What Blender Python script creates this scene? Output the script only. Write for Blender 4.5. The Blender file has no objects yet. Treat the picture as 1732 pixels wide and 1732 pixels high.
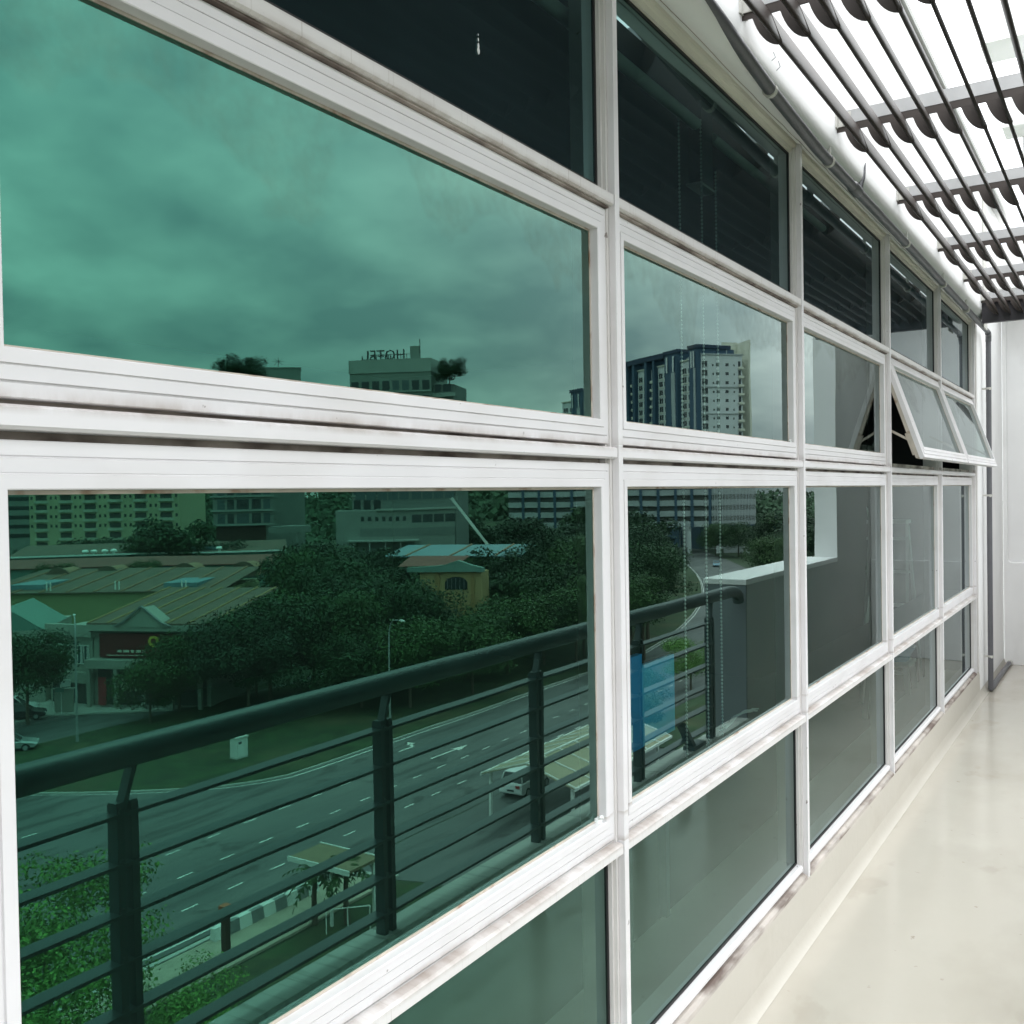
import bpy, bmesh, math, random
import numpy as np
from mathutils import Matrix, Vector

SC = bpy.context.scene
COL = SC.collection
rnd = random.Random(7)
GZ = -18.3                      # street level below the balcony floor (z = 0)

# ------------------------------------------------------------------ camera
EYE = Vector((1.1075, 0.0, 1.70))
YAW, PITCH, ROLL, FOC = 0.568117, 0.0177001, -0.0168812, 1650.0
cy, sy = math.cos(YAW), math.sin(YAW)
fw = Vector((-sy * math.cos(PITCH), cy * math.cos(PITCH), -math.sin(PITCH)))
rt = Vector((cy, sy, 0.0))
up = rt.cross(fw)
c_, s_ = math.cos(ROLL), math.sin(ROLL)
R_, U_ = c_ * rt + s_ * up, -s_ * rt + c_ * up
cam = bpy.data.cameras.new('camera')
cam.sensor_width = 36.0
cam.lens = FOC / 1732.0 * 36.0
cam.clip_start, cam.clip_end = 0.02, 6000.0
camo = bpy.data.objects.new('camera', cam)
COL.objects.link(camo)
camo.matrix_world = Matrix(((R_.x, U_.x, -fw.x, EYE.x), (R_.y, U_.y, -fw.y, EYE.y), (R_.z, U_.z, -fw.z, EYE.z), (0, 0, 0, 1)))
SC.camera = camo

# ------------------------------------------------------------------ light
SUN_AZ, SUN_EL = math.radians(62), math.radians(52)      # azimuth measured from +x towards +y
wd = bpy.data.worlds.new('World')
SC.world = wd
wd.use_nodes = True
wn, wl = wd.node_tree.nodes, wd.node_tree.links
wn.clear()
def N(t, **kw):
    n = wn.new(t)
    for k, v in kw.items():
        setattr(n, k, v)
    return n
def wmath(op, a, b=None, c=None):
    n = N('ShaderNodeMath', operation=op)
    for i, v in enumerate((a, b, c)):
        if v is None:
            continue
        if isinstance(v, (int, float)):
            n.inputs[i].default_value = v
        else:
            wl.new(v, n.inputs[i])
    return n.outputs[0]
tc = N('ShaderNodeTexCoord')
sep = N('ShaderNodeSeparateXYZ')
wl.new(tc.outputs['Generated'], sep.inputs[0])
zc = wmath('MAXIMUM', sep.outputs['Z'], 0.0)
den = wmath('ADD', zc, 0.34)
cmb = N('ShaderNodeCombineXYZ')
CLOUD_X, CLOUD_Y = 4.4, 17.1
wl.new(wmath('ADD', wmath('DIVIDE', sep.outputs['X'], den), CLOUD_X), cmb.inputs[0])
wl.new(wmath('ADD', wmath('DIVIDE', sep.outputs['Y'], den), CLOUD_Y), cmb.inputs[1])
n1 = N('ShaderNodeTexNoise')
n1.inputs['Scale'].default_value = 1.75
n1.inputs['Detail'].default_value = 7.0
n1.inputs['Roughness'].default_value = 0.50
n1.inputs['Distortion'].default_value = 0.35
wl.new(cmb.outputs[0], n1.inputs['Vector'])
n2 = N('ShaderNodeTexNoise')
n2.inputs['Scale'].default_value = 5.0
n2.inputs['Detail'].default_value = 5.0
n2.inputs['Roughness'].default_value = 0.5
wl.new(cmb.outputs[0], n2.inputs['Vector'])
nmix = wmath('ADD', wmath('MULTIPLY', n1.outputs["Fac"], 0.66), wmath("MULTIPLY", n2.outputs["Fac"], 0.34))
cr = N('ShaderNodeValToRGB')
cr.color_ramp.elements[0].position, cr.color_ramp.elements[0].color = 0.38, (0.56, 0.62, 0.67, 1)
cr.color_ramp.elements[1].position, cr.color_ramp.elements[1].color = 0.64, (1.34, 1.33, 1.31, 1)
e = cr.color_ramp.elements.new(0.5); e.color = (0.90, 0.93, 0.945, 1)
wl.new(nmix, cr.inputs[0])
# overcast luminance: dim at the horizon, three times brighter overhead
grad = wmath('MULTIPLY_ADD', zc, 2.45, 0.60)
grad = wmath('MULTIPLY', grad, 16.8)
vm = N('ShaderNodeVectorMath', operation='SCALE')
wl.new(cr.outputs[0], vm.inputs[0]); wl.new(grad, vm.inputs['Scale'])
sky = N('ShaderNodeTexSky', sky_type='NISHITA')
sky.sun_disc = False
sky.sun_elevation = SUN_EL
sky.sun_rotation = math.radians(90) - SUN_AZ
mx = N('ShaderNodeMix', data_type='RGBA')
mx.inputs['Factor'].default_value = 0.90
wl.new(sky.outputs[0], mx.inputs[6]); wl.new(vm.outputs[0], mx.inputs[7])
bg = N('ShaderNodeBackground')
bg.inputs['Strength'].default_value = 0.12
wl.new(mx.outputs[2], bg.inputs[0])
wo = N('ShaderNodeOutputWorld')
wl.new(bg.outputs[0], wo.inputs[0])

sl = bpy.data.lights.new('sun', 'SUN')
sl.energy = 1.1
sl.angle = math.radians(30)
sl.color = (1.0, 0.97, 0.92)
slo = bpy.data.objects.new('sun', sl)
COL.objects.link(slo)
sd = Vector((math.cos(SUN_EL) * math.cos(SUN_AZ), math.cos(SUN_EL) * math.sin(SUN_AZ), math.sin(SUN_EL)))
slo.rotation_euler = sd.to_track_quat('Z', 'Y').to_euler()

SC.view_settings.view_transform = 'Standard'
SC.view_settings.look = 'None'
SC.view_settings.exposure = 0.0
SC.view_settings.gamma = 1.0
SC.view_settings.use_curve_mapping = False
SC.render.engine = 'CYCLES'
SC.cycles.max_bounces = 10
SC.cycles.glossy_bounces = 5
SC.cycles.transparent_max_bounces = 10
SC.cycles.diffuse_bounces = 4
SC.cycles.use_denoising = True

# ------------------------------------------------------------------ materials
MATS = {}
def mat(name, col, rough=0.6, metal=0.0, spec=0.5, var=0.0, vscale=3.0, bump=0.0, bscale=40.0, dirt=None, vstretch=(1, 1, 1), island=0.0):
    """Principled material with object-space noise: var = colour variation, dirt = (colour, lo, hi, scale, stretch)"""
    if name in MATS:
        return MATS[name]
    m = bpy.data.materials.new(name)
    m.use_nodes = True
    nt = m.node_tree; n = nt.nodes; l = nt.links
    p = n['Principled BSDF']
    p.inputs['Roughness'].default_value = rough
    p.inputs['Metallic'].default_value = metal
    p.inputs['Specular IOR Level'].default_value = spec
    col4 = (*col, 1.0)
    p.inputs['Base Color'].default_value = col4
    src = None
    geo = n.new('ShaderNodeNewGeometry')
    if var > 0 or dirt or island > 0:
        rgb = n.new('ShaderNodeRGB'); rgb.outputs[0].default_value = col4
        src = rgb.outputs[0]
    if var > 0:
        mp = n.new('ShaderNodeMapping'); mp.inputs['Scale'].default_value = vstretch
        l.new(geo.outputs['Position'], mp.inputs[0])
        t = n.new('ShaderNodeTexNoise'); t.inputs['Scale'].default_value = vscale; t.inputs['Detail'].default_value = 6
        l.new(mp.outputs[0], t.inputs['Vector'])
        mr = n.new('ShaderNodeMapRange')
        mr.inputs[1].default_value = 0.25; mr.inputs[2].default_value = 0.75
        mr.inputs[3].default_value = 1 - var; mr.inputs[4].default_value = 1 + var
        l.new(t.outputs['Fac'], mr.inputs[0])
        vs = n.new('ShaderNodeVectorMath'); vs.operation = 'SCALE'
        l.new(src, vs.inputs[0]); l.new(mr.outputs[0], vs.inputs['Scale'])
        src = vs.outputs[0]
    if island > 0:
        mr = n.new('ShaderNodeMapRange')
        mr.inputs[3].default_value = 1 - island; mr.inputs[4].default_value = 1 + island
        l.new(geo.outputs['Random Per Island'], mr.inputs[0])
        vs = n.new('ShaderNodeVectorMath'); vs.operation = 'SCALE'
        l.new(src, vs.inputs[0]); l.new(mr.outputs[0], vs.inputs['Scale'])
        src = vs.outputs[0]
    for d in (dirt or []):
        dc, lo, hi, scale, st = d[:5]
        amt = d[5] if len(d) > 5 else 1.0
        mp = n.new('ShaderNodeMapping'); mp.inputs['Scale'].default_value = st
        l.new(geo.outputs['Position'], mp.inputs[0])
        t = n.new('ShaderNodeTexNoise'); t.inputs['Scale'].default_value = scale; t.inputs['Detail'].default_value = 5
        l.new(mp.outputs[0], t.inputs['Vector'])
        mr = n.new('ShaderNodeMapRange')
        mr.inputs[1].default_value = lo; mr.inputs[2].default_value = hi
        mr.inputs[3].default_value = 0.0; mr.inputs[4].default_value = amt
        l.new(t.outputs['Fac'], mr.inputs[0])
        mi = n.new('ShaderNodeMix'); mi.data_type = 'RGBA'
        l.new(mr.outputs[0], mi.inputs['Factor']); l.new(src, mi.inputs[6])
        mi.inputs[7].default_value = (*dc, 1)
        src = mi.outputs[2]
    if src is not None:
        l.new(src, p.inputs['Base Color'])
    if bump > 0:
        t = n.new('ShaderNodeTexNoise'); t.inputs['Scale'].default_value = bscale; t.inputs['Detail'].default_value = 4
        l.new(geo.outputs['Position'], t.inputs['Vector'])
        b = n.new('ShaderNodeBump'); b.inputs['Strength'].default_value = bump; b.inputs['Distance'].default_value = 0.01
        l.new(t.outputs['Fac'], b.inputs['Height']); l.new(b.outputs[0], p.inputs['Normal'])
    MATS[name] = m
    return m

def glass_mat(name, coat, trans, wave=0.0, dust_haze=0.00028, smear=0.0, dust_haze_col=(0.45, 0.46, 0.43, 1)):
    """reflective green glazing: neutral surface reflection that grows at grazing angles plus a tinted coating"""
    m = bpy.data.materials.new(name); m.use_nodes = True
    nt = m.node_tree; n = nt.nodes; l = nt.links
    n.clear()
    out = n.new('ShaderNodeOutputMaterial')
    fr = n.new('ShaderNodeFresnel'); fr.inputs['IOR'].default_value = 1.53
    geo = n.new('ShaderNodeNewGeometry')
    one = n.new('ShaderNodeMath'); one.operation = 'SUBTRACT'; one.inputs[0].default_value = 1.0
    l.new(fr.outputs[0], one.inputs[1])
    sq = n.new('ShaderNodeMath'); sq.operation = 'POWER'; sq.inputs[1].default_value = 2.0
    l.new(one.outputs[0], sq.inputs[0])
    cq = n.new('ShaderNodeMath'); cq.operation = 'POWER'; cq.inputs[1].default_value = 5.5; l.new(one.outputs[0], cq.inputs[0])
    cs = n.new('ShaderNodeVectorMath'); cs.operation = 'SCALE'; cs.inputs[0].default_value = coat
    l.new(cq.outputs[0], cs.inputs['Scale'])
    fs = n.new('ShaderNodeMath'); fs.operation = 'MULTIPLY'; fs.inputs[1].default_value = 1.0
    l.new(fr.outputs[0], fs.inputs[0])
    cb = n.new('ShaderNodeCombineXYZ')
    for i in range(3):
        tn = n.new('ShaderNodeMath'); tn.operation = 'MULTIPLY'; tn.inputs[1].default_value = (0.91, 1.0, 1.01)[i]
        l.new(fs.outputs[0], tn.inputs[0]); l.new(tn.outputs[0], cb.inputs[i])
    ad = n.new('ShaderNodeVectorMath'); ad.operation = 'ADD'
    l.new(cs.outputs[0], ad.inputs[0]); l.new(cb.outputs[0], ad.inputs[1])
    # thin film of dust and rain marks, plus a painted haze lifting dark reflections
    t = n.new('ShaderNodeTexNoise'); t.inputs['Scale'].default_value = 2.2; t.inputs['Detail'].default_value = 8; t.inputs['Roughness'].default_value = 0.65
    l.new(geo.outputs['Position'], t.inputs['Vector'])
    mr = n.new('ShaderNodeMapRange'); mr.inputs[1].default_value = 0.50; mr.inputs[2].default_value = 0.72; mr.inputs[3].default_value = dust_haze; mr.inputs[4].default_value = dust_haze + 0.016
    l.new(t.outputs['Fac'], mr.inputs[0])
    gl = n.new('ShaderNodeBsdfGlossy'); gl.inputs['Roughness'].default_value = 0.004
    l.new(ad.outputs[0], gl.inputs['Color'])
    if wave > 0:
        w = n.new('ShaderNodeTexNoise'); w.inputs['Scale'].default_value = 2.5; w.inputs['Detail'].default_value = 1
        l.new(geo.outputs['Position'], w.inputs['Vector'])
        b = n.new('ShaderNodeBump'); b.inputs['Strength'].default_value = 1.0; b.inputs['Distance'].default_value = wave
        l.new(w.outputs['Fac'], b.inputs['Height']); l.new(b.outputs[0], gl.inputs['Normal'])
    tr = n.new('ShaderNodeBsdfTransparent')
    ts = n.new('ShaderNodeVectorMath'); ts.operation = 'SCALE'; ts.inputs[0].default_value = trans
    l.new(sq.outputs[0], ts.inputs['Scale']); l.new(ts.outputs[0], tr.inputs['Color'])
    a1 = n.new('ShaderNodeAddShader'); l.new(gl.outputs[0], a1.inputs[0]); l.new(tr.outputs[0], a1.inputs[1])
    df = n.new('ShaderNodeBsdfDiffuse'); df.inputs['Color'].default_value = dust_haze_col
    mi = n.new('ShaderNodeMixShader')
    fac = mr.outputs[0]
    if smear > 0:
        # rain-washed dirt film that hangs below the top edge of each upper pane in uneven tongues
        sp = n.new('ShaderNodeSeparateXYZ'); l.new(geo.outputs['Position'], sp.inputs[0])
        t2 = n.new('ShaderNodeTexNoise'); t2.inputs['Scale'].default_value = 3.2; t2.inputs['Detail'].default_value = 3
        l.new(geo.outputs['Position'], t2.inputs['Vector'])
        ma = n.new('ShaderNodeMath'); ma.operation = 'MULTIPLY_ADD'; ma.inputs[1].default_value = 0.62
        l.new(t2.outputs['Fac'], ma.inputs[0]); l.new(sp.outputs['Z'], ma.inputs[2])
        m2 = n.new('ShaderNodeMapRange'); m2.inputs[1].default_value = 2.520; m2.inputs[2].default_value = 2.545; m2.inputs[3].default_value = 0.0; m2.inputs[4].default_value = smear
        l.new(ma.outputs[0], m2.inputs[0])
        t3 = n.new('ShaderNodeTexNoise'); t3.inputs['Scale'].default_value = 26; t3.inputs['Detail'].default_value = 5
        l.new(geo.outputs['Position'], t3.inputs['Vector'])
        m3 = n.new('ShaderNodeMapRange'); m3.inputs[1].default_value = 0.3; m3.inputs[2].default_value = 0.7; m3.inputs[3].default_value = 0.3; m3.inputs[4].default_value = 1.5
        l.new(t3.outputs['Fac'], m3.inputs[0])
        mm = n.new('ShaderNodeMath'); mm.operation = 'MULTIPLY'; l.new(m2.outputs[0], mm.inputs[0]); l.new(m3.outputs[0], mm.inputs[1])
        mx_ = n.new('ShaderNodeMath'); mx_.operation = 'ADD'; l.new(mm.outputs[0], mx_.inputs[0]); l.new(fac, mx_.inputs[1])
        fac = mx_.outputs[0]
        df.inputs['Color'].default_value = (0.13, 0.15, 0.105, 1)
    l.new(fac, mi.inputs[0]); l.new(a1.outputs[0], mi.inputs[1]); l.new(df.outputs[0], mi.inputs[2])
    l.new(mi.outputs[0], out.inputs[0])
    MATS[name] = m
    return m

BROWN = (0.115, 0.075, 0.055)
def band_dirt(m, bands, col):
    nt = m.node_tree; n = nt.nodes; l = nt.links; p = n['Principled BSDF']
    src = p.inputs['Base Color'].links[0].from_socket
    geo = n.new('ShaderNodeNewGeometry'); sp = n.new('ShaderNodeSeparateXYZ'); l.new(geo.outputs['Position'], sp.inputs[0])
    tot = None
    for z0, z1 in bands:      # full stain at z0 fading to none at z1
        mr = n.new('ShaderNodeMapRange'); mr.inputs[1].default_value = z0; mr.inputs[2].default_value = z1; mr.inputs[3].default_value = 1; mr.inputs[4].default_value = 0
        l.new(sp.outputs['Z'], mr.inputs[0])
        g_ = n.new('ShaderNodeMath'); g_.operation = 'GREATER_THAN' if z1 > z0 else 'LESS_THAN'; g_.inputs[1].default_value = z0 - .002 if z1 > z0 else z0 + .002
        l.new(sp.outputs['Z'], g_.inputs[0])
        mu = n.new('ShaderNodeMath'); mu.operation = 'MULTIPLY'; l.new(mr.outputs[0], mu.inputs[0]); l.new(g_.outputs[0], mu.inputs[1])
        if tot is None: tot = mu.outputs[0]
        else:
            a_ = n.new('ShaderNodeMath'); a_.operation = 'MAXIMUM'; l.new(tot, a_.inputs[0]); l.new(mu.outputs[0], a_.inputs[1]); tot = a_.outputs[0]
    mp = n.new('ShaderNodeMapping'); mp.inputs['Scale'].default_value = (1, 2.5, 1); l.new(geo.outputs['Position'], mp.inputs[0])
    t = n.new('ShaderNodeTexNoise'); t.inputs['Scale'].default_value = 2.2; t.inputs['Detail'].default_value = 8; t.inputs['Roughness'].default_value = .7
    l.new(mp.outputs[0], t.inputs['Vector'])
    m3 = n.new('ShaderNodeMapRange'); m3.inputs[1].default_value = .38; m3.inputs[2].default_value = .68; m3.inputs[3].default_value = .05; m3.inputs[4].default_value = .95
    l.new(t.outputs['Fac'], m3.inputs[0])
    mm = n.new('ShaderNodeMath'); mm.operation = 'MULTIPLY'; l.new(tot, mm.inputs[0]); l.new(m3.outputs[0], mm.inputs[1])
    mi = n.new('ShaderNodeMix'); mi.data_type = 'RGBA'; l.new(mm.outputs[0], mi.inputs['Factor']); l.new(src, mi.inputs[6]); mi.inputs[7].default_value = (*col, 1)
    l.new(mi.outputs[2], p.inputs['Base Color'])
def alu(name, base, streak=None):
    d = [((0.48, 0.44, 0.40), 0.50, 0.80, 3.0, (1, 1, 2), 0.30), (BROWN, 0.72, 0.76, 38.0, (1, 1, 1), 0.7)]
    if streak:
        d.append(((0.34, 0.29, 0.245), streak[0], streak[1], 1.0, (1, 150, 1.2), streak[2]))
    return mat(name, base, 0.38, var=0.03, vscale=6, dirt=d)
M_ALU = alu('white_aluminium', (0.735, 0.715, 0.72))
M_ALU_T = alu('streaked_aluminium', (0.70, 0.68, 0.665), (0.60, 0.70, 0.55))
band_dirt(M_ALU, [(1.819, 1.838), (0.8435, 0.856), (0.912, 0.903), (1.8125, 1.800)], (0.33, 0.27, 0.225))
band_dirt(M_ALU_T, [(2.400, 2.412), (0.8365, 0.824), (2.430, 2.422)], (0.30, 0.24, 0.20))
M_ALU_M = alu('mullion_aluminium', (0.69, 0.665, 0.645))
M_GRIME = mat('grimy_aluminium', (0.36, 0.31, 0.27), 0.7, var=0.25, vscale=9, dirt=[((0.07, 0.045, 0.035), 0.42, 0.66, 7.0, (1, 1, 2), 0.95)])
M_BEAD = mat('stained_bead', (0.50, 0.45, 0.38), 0.6, var=0.2, vscale=12, dirt=[((0.22, 0.12, 0.06), 0.55, 0.68, 16, (1, 1, 1), 0.8)])
M_SILLB = mat('dirty_sill_base', (0.45, 0.41, 0.37), 0.7, var=0.2, vscale=8, dirt=[((0.10, 0.065, 0.05), 0.47, 0.60, 3.0, (1, 1, 6), 0.9)])
M_GASKET = mat('black_gasket', (0.02, 0.02, 0.02), 0.7)
M_GLASS = glass_mat('green_glass', (0.002, 0.130, 0.082), (0.62, 0.80, 0.73), 0.00028, dust_haze=0.009, dust_haze_col=(0.14, 0.32, 0.24, 1))  # green base film paints a hazy veil over the reflections
M_GLASS3 = glass_mat('green_glass_smeared', (0.002, 0.130, 0.082), (0.62, 0.80, 0.73), 0.00028, smear=0.13)
M_GLASS2 = glass_mat('green_glass_upper', (0.006, 0.15, 0.14), (0.36, 0.52, 0.48), dust_haze=0.045, dust_haze_col=(0.22, 0.36, 0.42, 1))  # bluish base film is painted haze that brightens near-black reflections
M_WALL = mat('white_render', (0.83, 0.825, 0.82), 0.75, var=0.03, vscale=2.5, bump=0.08, bscale=55, dirt=[((0.42, 0.40, 0.37), 0.60, 0.85, 2.2, (1, 1, 0.5), 0.35)])
M_WALLG = mat('grey_render', (0.47, 0.47, 0.455), 0.8, var=0.06, vscale=2, bump=0.08, bscale=55)
M_SOFFIT = mat('stained_soffit', (0.63, 0.60, 0.53), 0.8, var=0.08, vscale=4, bump=0.1, bscale=70, dirt=[((0.36, 0.25, 0.15), 0.60, 0.78, 3.0, (1, 0.5, 1), 0.7)])
M_FLOOR = mat('balcony_floor_paint', (0.485, 0.455, 0.395), 0.16, spec=0.5, var=0.035, vscale=1.4, bump=0.05, bscale=9,
              dirt=[((0.36, 0.33, 0.27), 0.50, 0.72, 1.1, (1.6, 0.8, 1), 0.6), ((0.30, 0.26, 0.20), 0.60, 0.64, 2.6, (1.2, .7, 1), 0.22), ((0.57, 0.54, 0.48), 0.55, 0.75, 2.2, (1, .5, 1), 0.5), ((0.22, 0.17, 0.12), 0.715, 0.76, 6.5, (1.6, .8, 1), 0.7), ((0.25, 0.21, 0.16), 0.70, 0.74, 22, (1, 1, 1), 0.6)])
M_PLINTH = mat('plinth_paint', (0.49, 0.461, 0.402), 0.40, var=0.03, vscale=2.0, bump=0.1, bscale=20, dirt=[((0.30, 0.26, 0.20), 0.56, 0.76, 1.0, (1, 2, 5), 0.22), ((0.16, 0.12, 0.09), 0.70, 0.75, 12.0, (1, 1, 1), 0.5)])
M_CONC = mat('weathered_concrete', (0.50, 0.51, 0.48), 0.8, var=0.1, vscale=3, bump=0.1, dirt=[((0.12, 0.13, 0.11), 0.56, 0.70, 1.0, (1, 28, 1.2), 0.7)])
M_PIPE = mat('grey_pvc', (0.105, 0.105, 0.115), 0.42, var=0.08, vscale=12, bump=0.15, bscale=60)
M_CLIP = mat('pale_clip_metal', (0.55, 0.54, 0.50), 0.5)
M_BLADE = mat('bronze_louvre_paint', (0.052, 0.041, 0.036), 0.42, spec=0.3, metal=0.0, var=0.12, vscale=5, island=0.12)
M_BRKT = mat('galvanised_bracket', (0.42, 0.42, 0.42), 0.45, metal=0.25, var=0.08, vscale=10)
M_DKFAS = mat('dark_fascia_paint', (0.055, 0.05, 0.06), 0.5)
M_RAIL = mat('dark_railing_paint', (0.050, 0.070, 0.075), 0.34, var=0.1, vscale=8)
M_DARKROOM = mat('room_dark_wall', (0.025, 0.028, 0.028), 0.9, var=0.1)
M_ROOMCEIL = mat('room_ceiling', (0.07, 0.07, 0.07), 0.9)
M_WPL = mat('white_plastic', (0.80, 0.82, 0.80), 0.4)
M_TEAL = mat('teal_board', (0.01, 0.26, 0.62), 0.5)
M_TEAL2 = mat('pale_teal_board', (0.06, 0.45, 0.80), 0.5)
M_BASIN = mat('blue_plastic', (0.10, 0.42, 0.66), 0.4)
M_CLOTH = mat('pale_cloth', (0.7, 0.72, 0.7), 0.9, var=0.1)

# ------------------------------------------------------------------ geometry helpers
class MB:
    """collects faces into one mesh"""
    def __init__(s):
        s.v, s.f = [], []
    def add(s, vs, fs):
        o = len(s.v)
        s.v += [tuple(v) for v in vs]
        s.f += [tuple(o + i for i in f) for f in fs]
        return s
    def box(s, x0, x1, y0, y1, z0, z1, M=None):
        vs = [(x, y, z) for x in (x0, x1) for y in (y0, y1) for z in (z0, z1)]
        if M is not None:
            vs = [M @ Vector(v) for v in vs]
        return s.add(vs, [(0, 1, 3, 2), (4, 6, 7, 5), (0, 4, 5, 1), (2, 3, 7, 6), (0, 2, 6, 4), (1, 5, 7, 3)])
    def bar(s, a, b, w, h=None, up=(0, 0, 1)):
        a, b = Vector(a), Vector(b); h = h or w
        d = (b - a).normalized(); u = Vector(up)
        if abs(d.dot(u)) > 0.99:
            u = Vector((1, 0, 0))
        r = d.cross(u).normalized() * (w / 2); q = r.cross(d).normalized() * (h / 2)
        vs = [p + i * r + j * q for p in (a, b) for i, j in ((-1, -1), (1, -1), (1, 1), (-1, 1))]
        return s.add(vs, [(0, 3, 2, 1), (4, 5, 6, 7), (0, 1, 5, 4), (1, 2, 6, 5), (2, 3, 7, 6), (3, 0, 4, 7)])
    def tube(s, pts, r, n=10, cap=True):
        pts = [Vector(p) for p in pts]
        rr = r if isinstance(r, (list, tuple)) else [r] * len(pts)
        rings = []
        pu = None
        for i, p in enumerate(pts):
            d = (pts[min(i + 1, len(pts) - 1)] - pts[max(i - 1, 0)]).normalized()
            if pu is None:
                pu = Vector((0, 0, 1)) if abs(d.z) < 0.9 else Vector((1, 0, 0))
            a = d.cross(pu).normalized(); b = a.cross(d).normalized(); pu = b
            rings.append([p + rr[i] * (math.cos(t) * a + math.sin(t) * b) for t in [2 * math.pi * k / n for k in range(n)]])
        vs = [v for rg in rings for v in rg]; fs = []
        for i in range(len(pts) - 1):
            for k in range(n):
                k2 = (k + 1) % n
                fs.append((i * n + k, i * n + k2, (i + 1) * n + k2, (i + 1) * n + k))
        if cap:
            fs.append(tuple(range(n))); fs.append(tuple((len(pts) - 1) * n + k for k in range(n))[::-1])
        return s.add(vs, fs)
    def lathe(s, prof, c=(0, 0, 0), n=16):
        """prof = [(r, z)]"""
        vs = [(c[0] + r * math.cos(2 * math.pi * k / n), c[1] + r * math.sin(2 * math.pi * k / n), c[2] + z) for r, z in prof for k in range(n)]
        fs = [(i * n + k, i * n + (k + 1) % n, (i + 1) * n + (k + 1) % n, (i + 1) * n + k) for i in range(len(prof) - 1) for k in range(n)]
        return s.add(vs, fs)
    def extr(s, prof, axis, a, b, cap=True):
        """extrude closed profile [(u, v)] along axis ('x': u=y v=z; 'y': u=x v=z; 'z': u=x v=y)"""
        def P(u, v, t):
            return {'x': (t, u, v), 'y': (u, t, v), 'z': (u, v, t)}[axis]
        n = len(prof)
        vs = [P(u, v, a) for u, v in prof] + [P(u, v, b) for u, v in prof]
        fs = [(i, (i + 1) % n, n + (i + 1) % n, n + i) for i in range(n)]
        if cap:
            fs += [tuple(range(n))[::-1], tuple(range(n, 2 * n))]
        return s.add(vs, fs)
    def mesh(s, name):
        me = bpy.data.meshes.new(name)
        me.from_pydata(s.v, [], s.f)
        bm = bmesh.new(); bm.from_mesh(me)
        bmesh.ops.recalc_face_normals(bm, faces=bm.faces)
        bm.to_mesh(me); bm.free()
        return me
    def obj(s, name, m, parent=None, smooth=False, bevel=0.0):
        return put(name, s.mesh(name), m, parent, smooth, bevel)

def put(name, me, m, parent=None, smooth=False, bevel=0.0):
    if m is not None and not me.materials:
        me.materials.append(m)
    o = bpy.data.objects.new(name, me)
    COL.objects.link(o)
    if parent is not None:
        o.parent = parent
    if smooth:
        for p in me.polygons:
            p.use_smooth = True
        try:
            me.set_sharp_from_angle(angle=math.radians(38))
        except Exception:
            pass
    if bevel > 0:
        b = o.modifiers.new('bevel', 'BEVEL'); b.width = bevel; b.segments = 2; b.limit_method = 'ANGLE'
    return o
def tag(o, label, cat, group=None):
    o['label'] = label; o['category'] = cat
    if group:
        o['group'] = group
    return o
def kind(o, k, label=None):
    o['kind'] = k
    if label:
        o['label'] = label
    return o
def empty(name, loc=(0, 0, 0), rz=0.0):
    o = bpy.data.objects.new(name, None)
    COL.objects.link(o)
    o.location = loc; o.rotation_euler = (0, 0, rz); o.empty_display_size = 0.2
    return o
def copy_tree(o, parent=None):
    c = o.copy(); COL.objects.link(c); c.parent = parent
    for ch in [x for x in COL.objects if x.parent == o]:
        copy_tree(ch, c)
    return c
def dup(o, loc, rz=None, sc=None, label=None):
    c = copy_tree(o)
    c.location = loc
    if rz is not None: c.rotation_euler = (0, 0, rz)
    if sc is not None: c.scale = sc if isinstance(sc, (tuple, list)) else (sc, sc, sc)
    if label: c['label'] = label
    return c

# =================================================================== THE GLAZED WALL
PITCHB, FIN0 = 1.587, 2.159                   # bay pitch, near face of the first visible mullion fin
NB0, NB1 = -2, 5                              # bays built (the first visible one is bay 0)
ZT, ZTOP = 0.255, 2.986
fin = lambda k: FIN0 + k * PITCHB - (0.026 if k < 0 else 0)             # fin k closes bay k on its far side
ww = empty('window_wall', (0, 3, 0))
tag(ww, 'long white framed window wall of fixed green mirror panes down the left of the balcony', 'window wall')
ww_off = Vector((0, -3, 0))
def wpart(mb, name, m, **kw):
    mb.v = [(x, y - 3, z) for x, y, z in mb.v]
    return mb.obj(name, m, ww, **kw)
for k in range(NB0 - 1, NB1):
    y = fin(k)
    b = MB()
    b.box(-0.07, 0.014, y - 0.016, y + 0.040, 0.22, 3.02)
    b.box(0.0142, 0.024, y - 0.010, y + 0.034, 0.22, 3.02)
    o = wpart(b, 'mullion', M_ALU_M)
    f = MB(); f.box(0.0242, 0.043, y, y + 0.024, 0.205, 3.035)
    f.v = [(a, c - 3, d) for a, c, d in f.v]
    f.obj('mullion_fin', M_ALU, o, bevel=0.0015)
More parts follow.
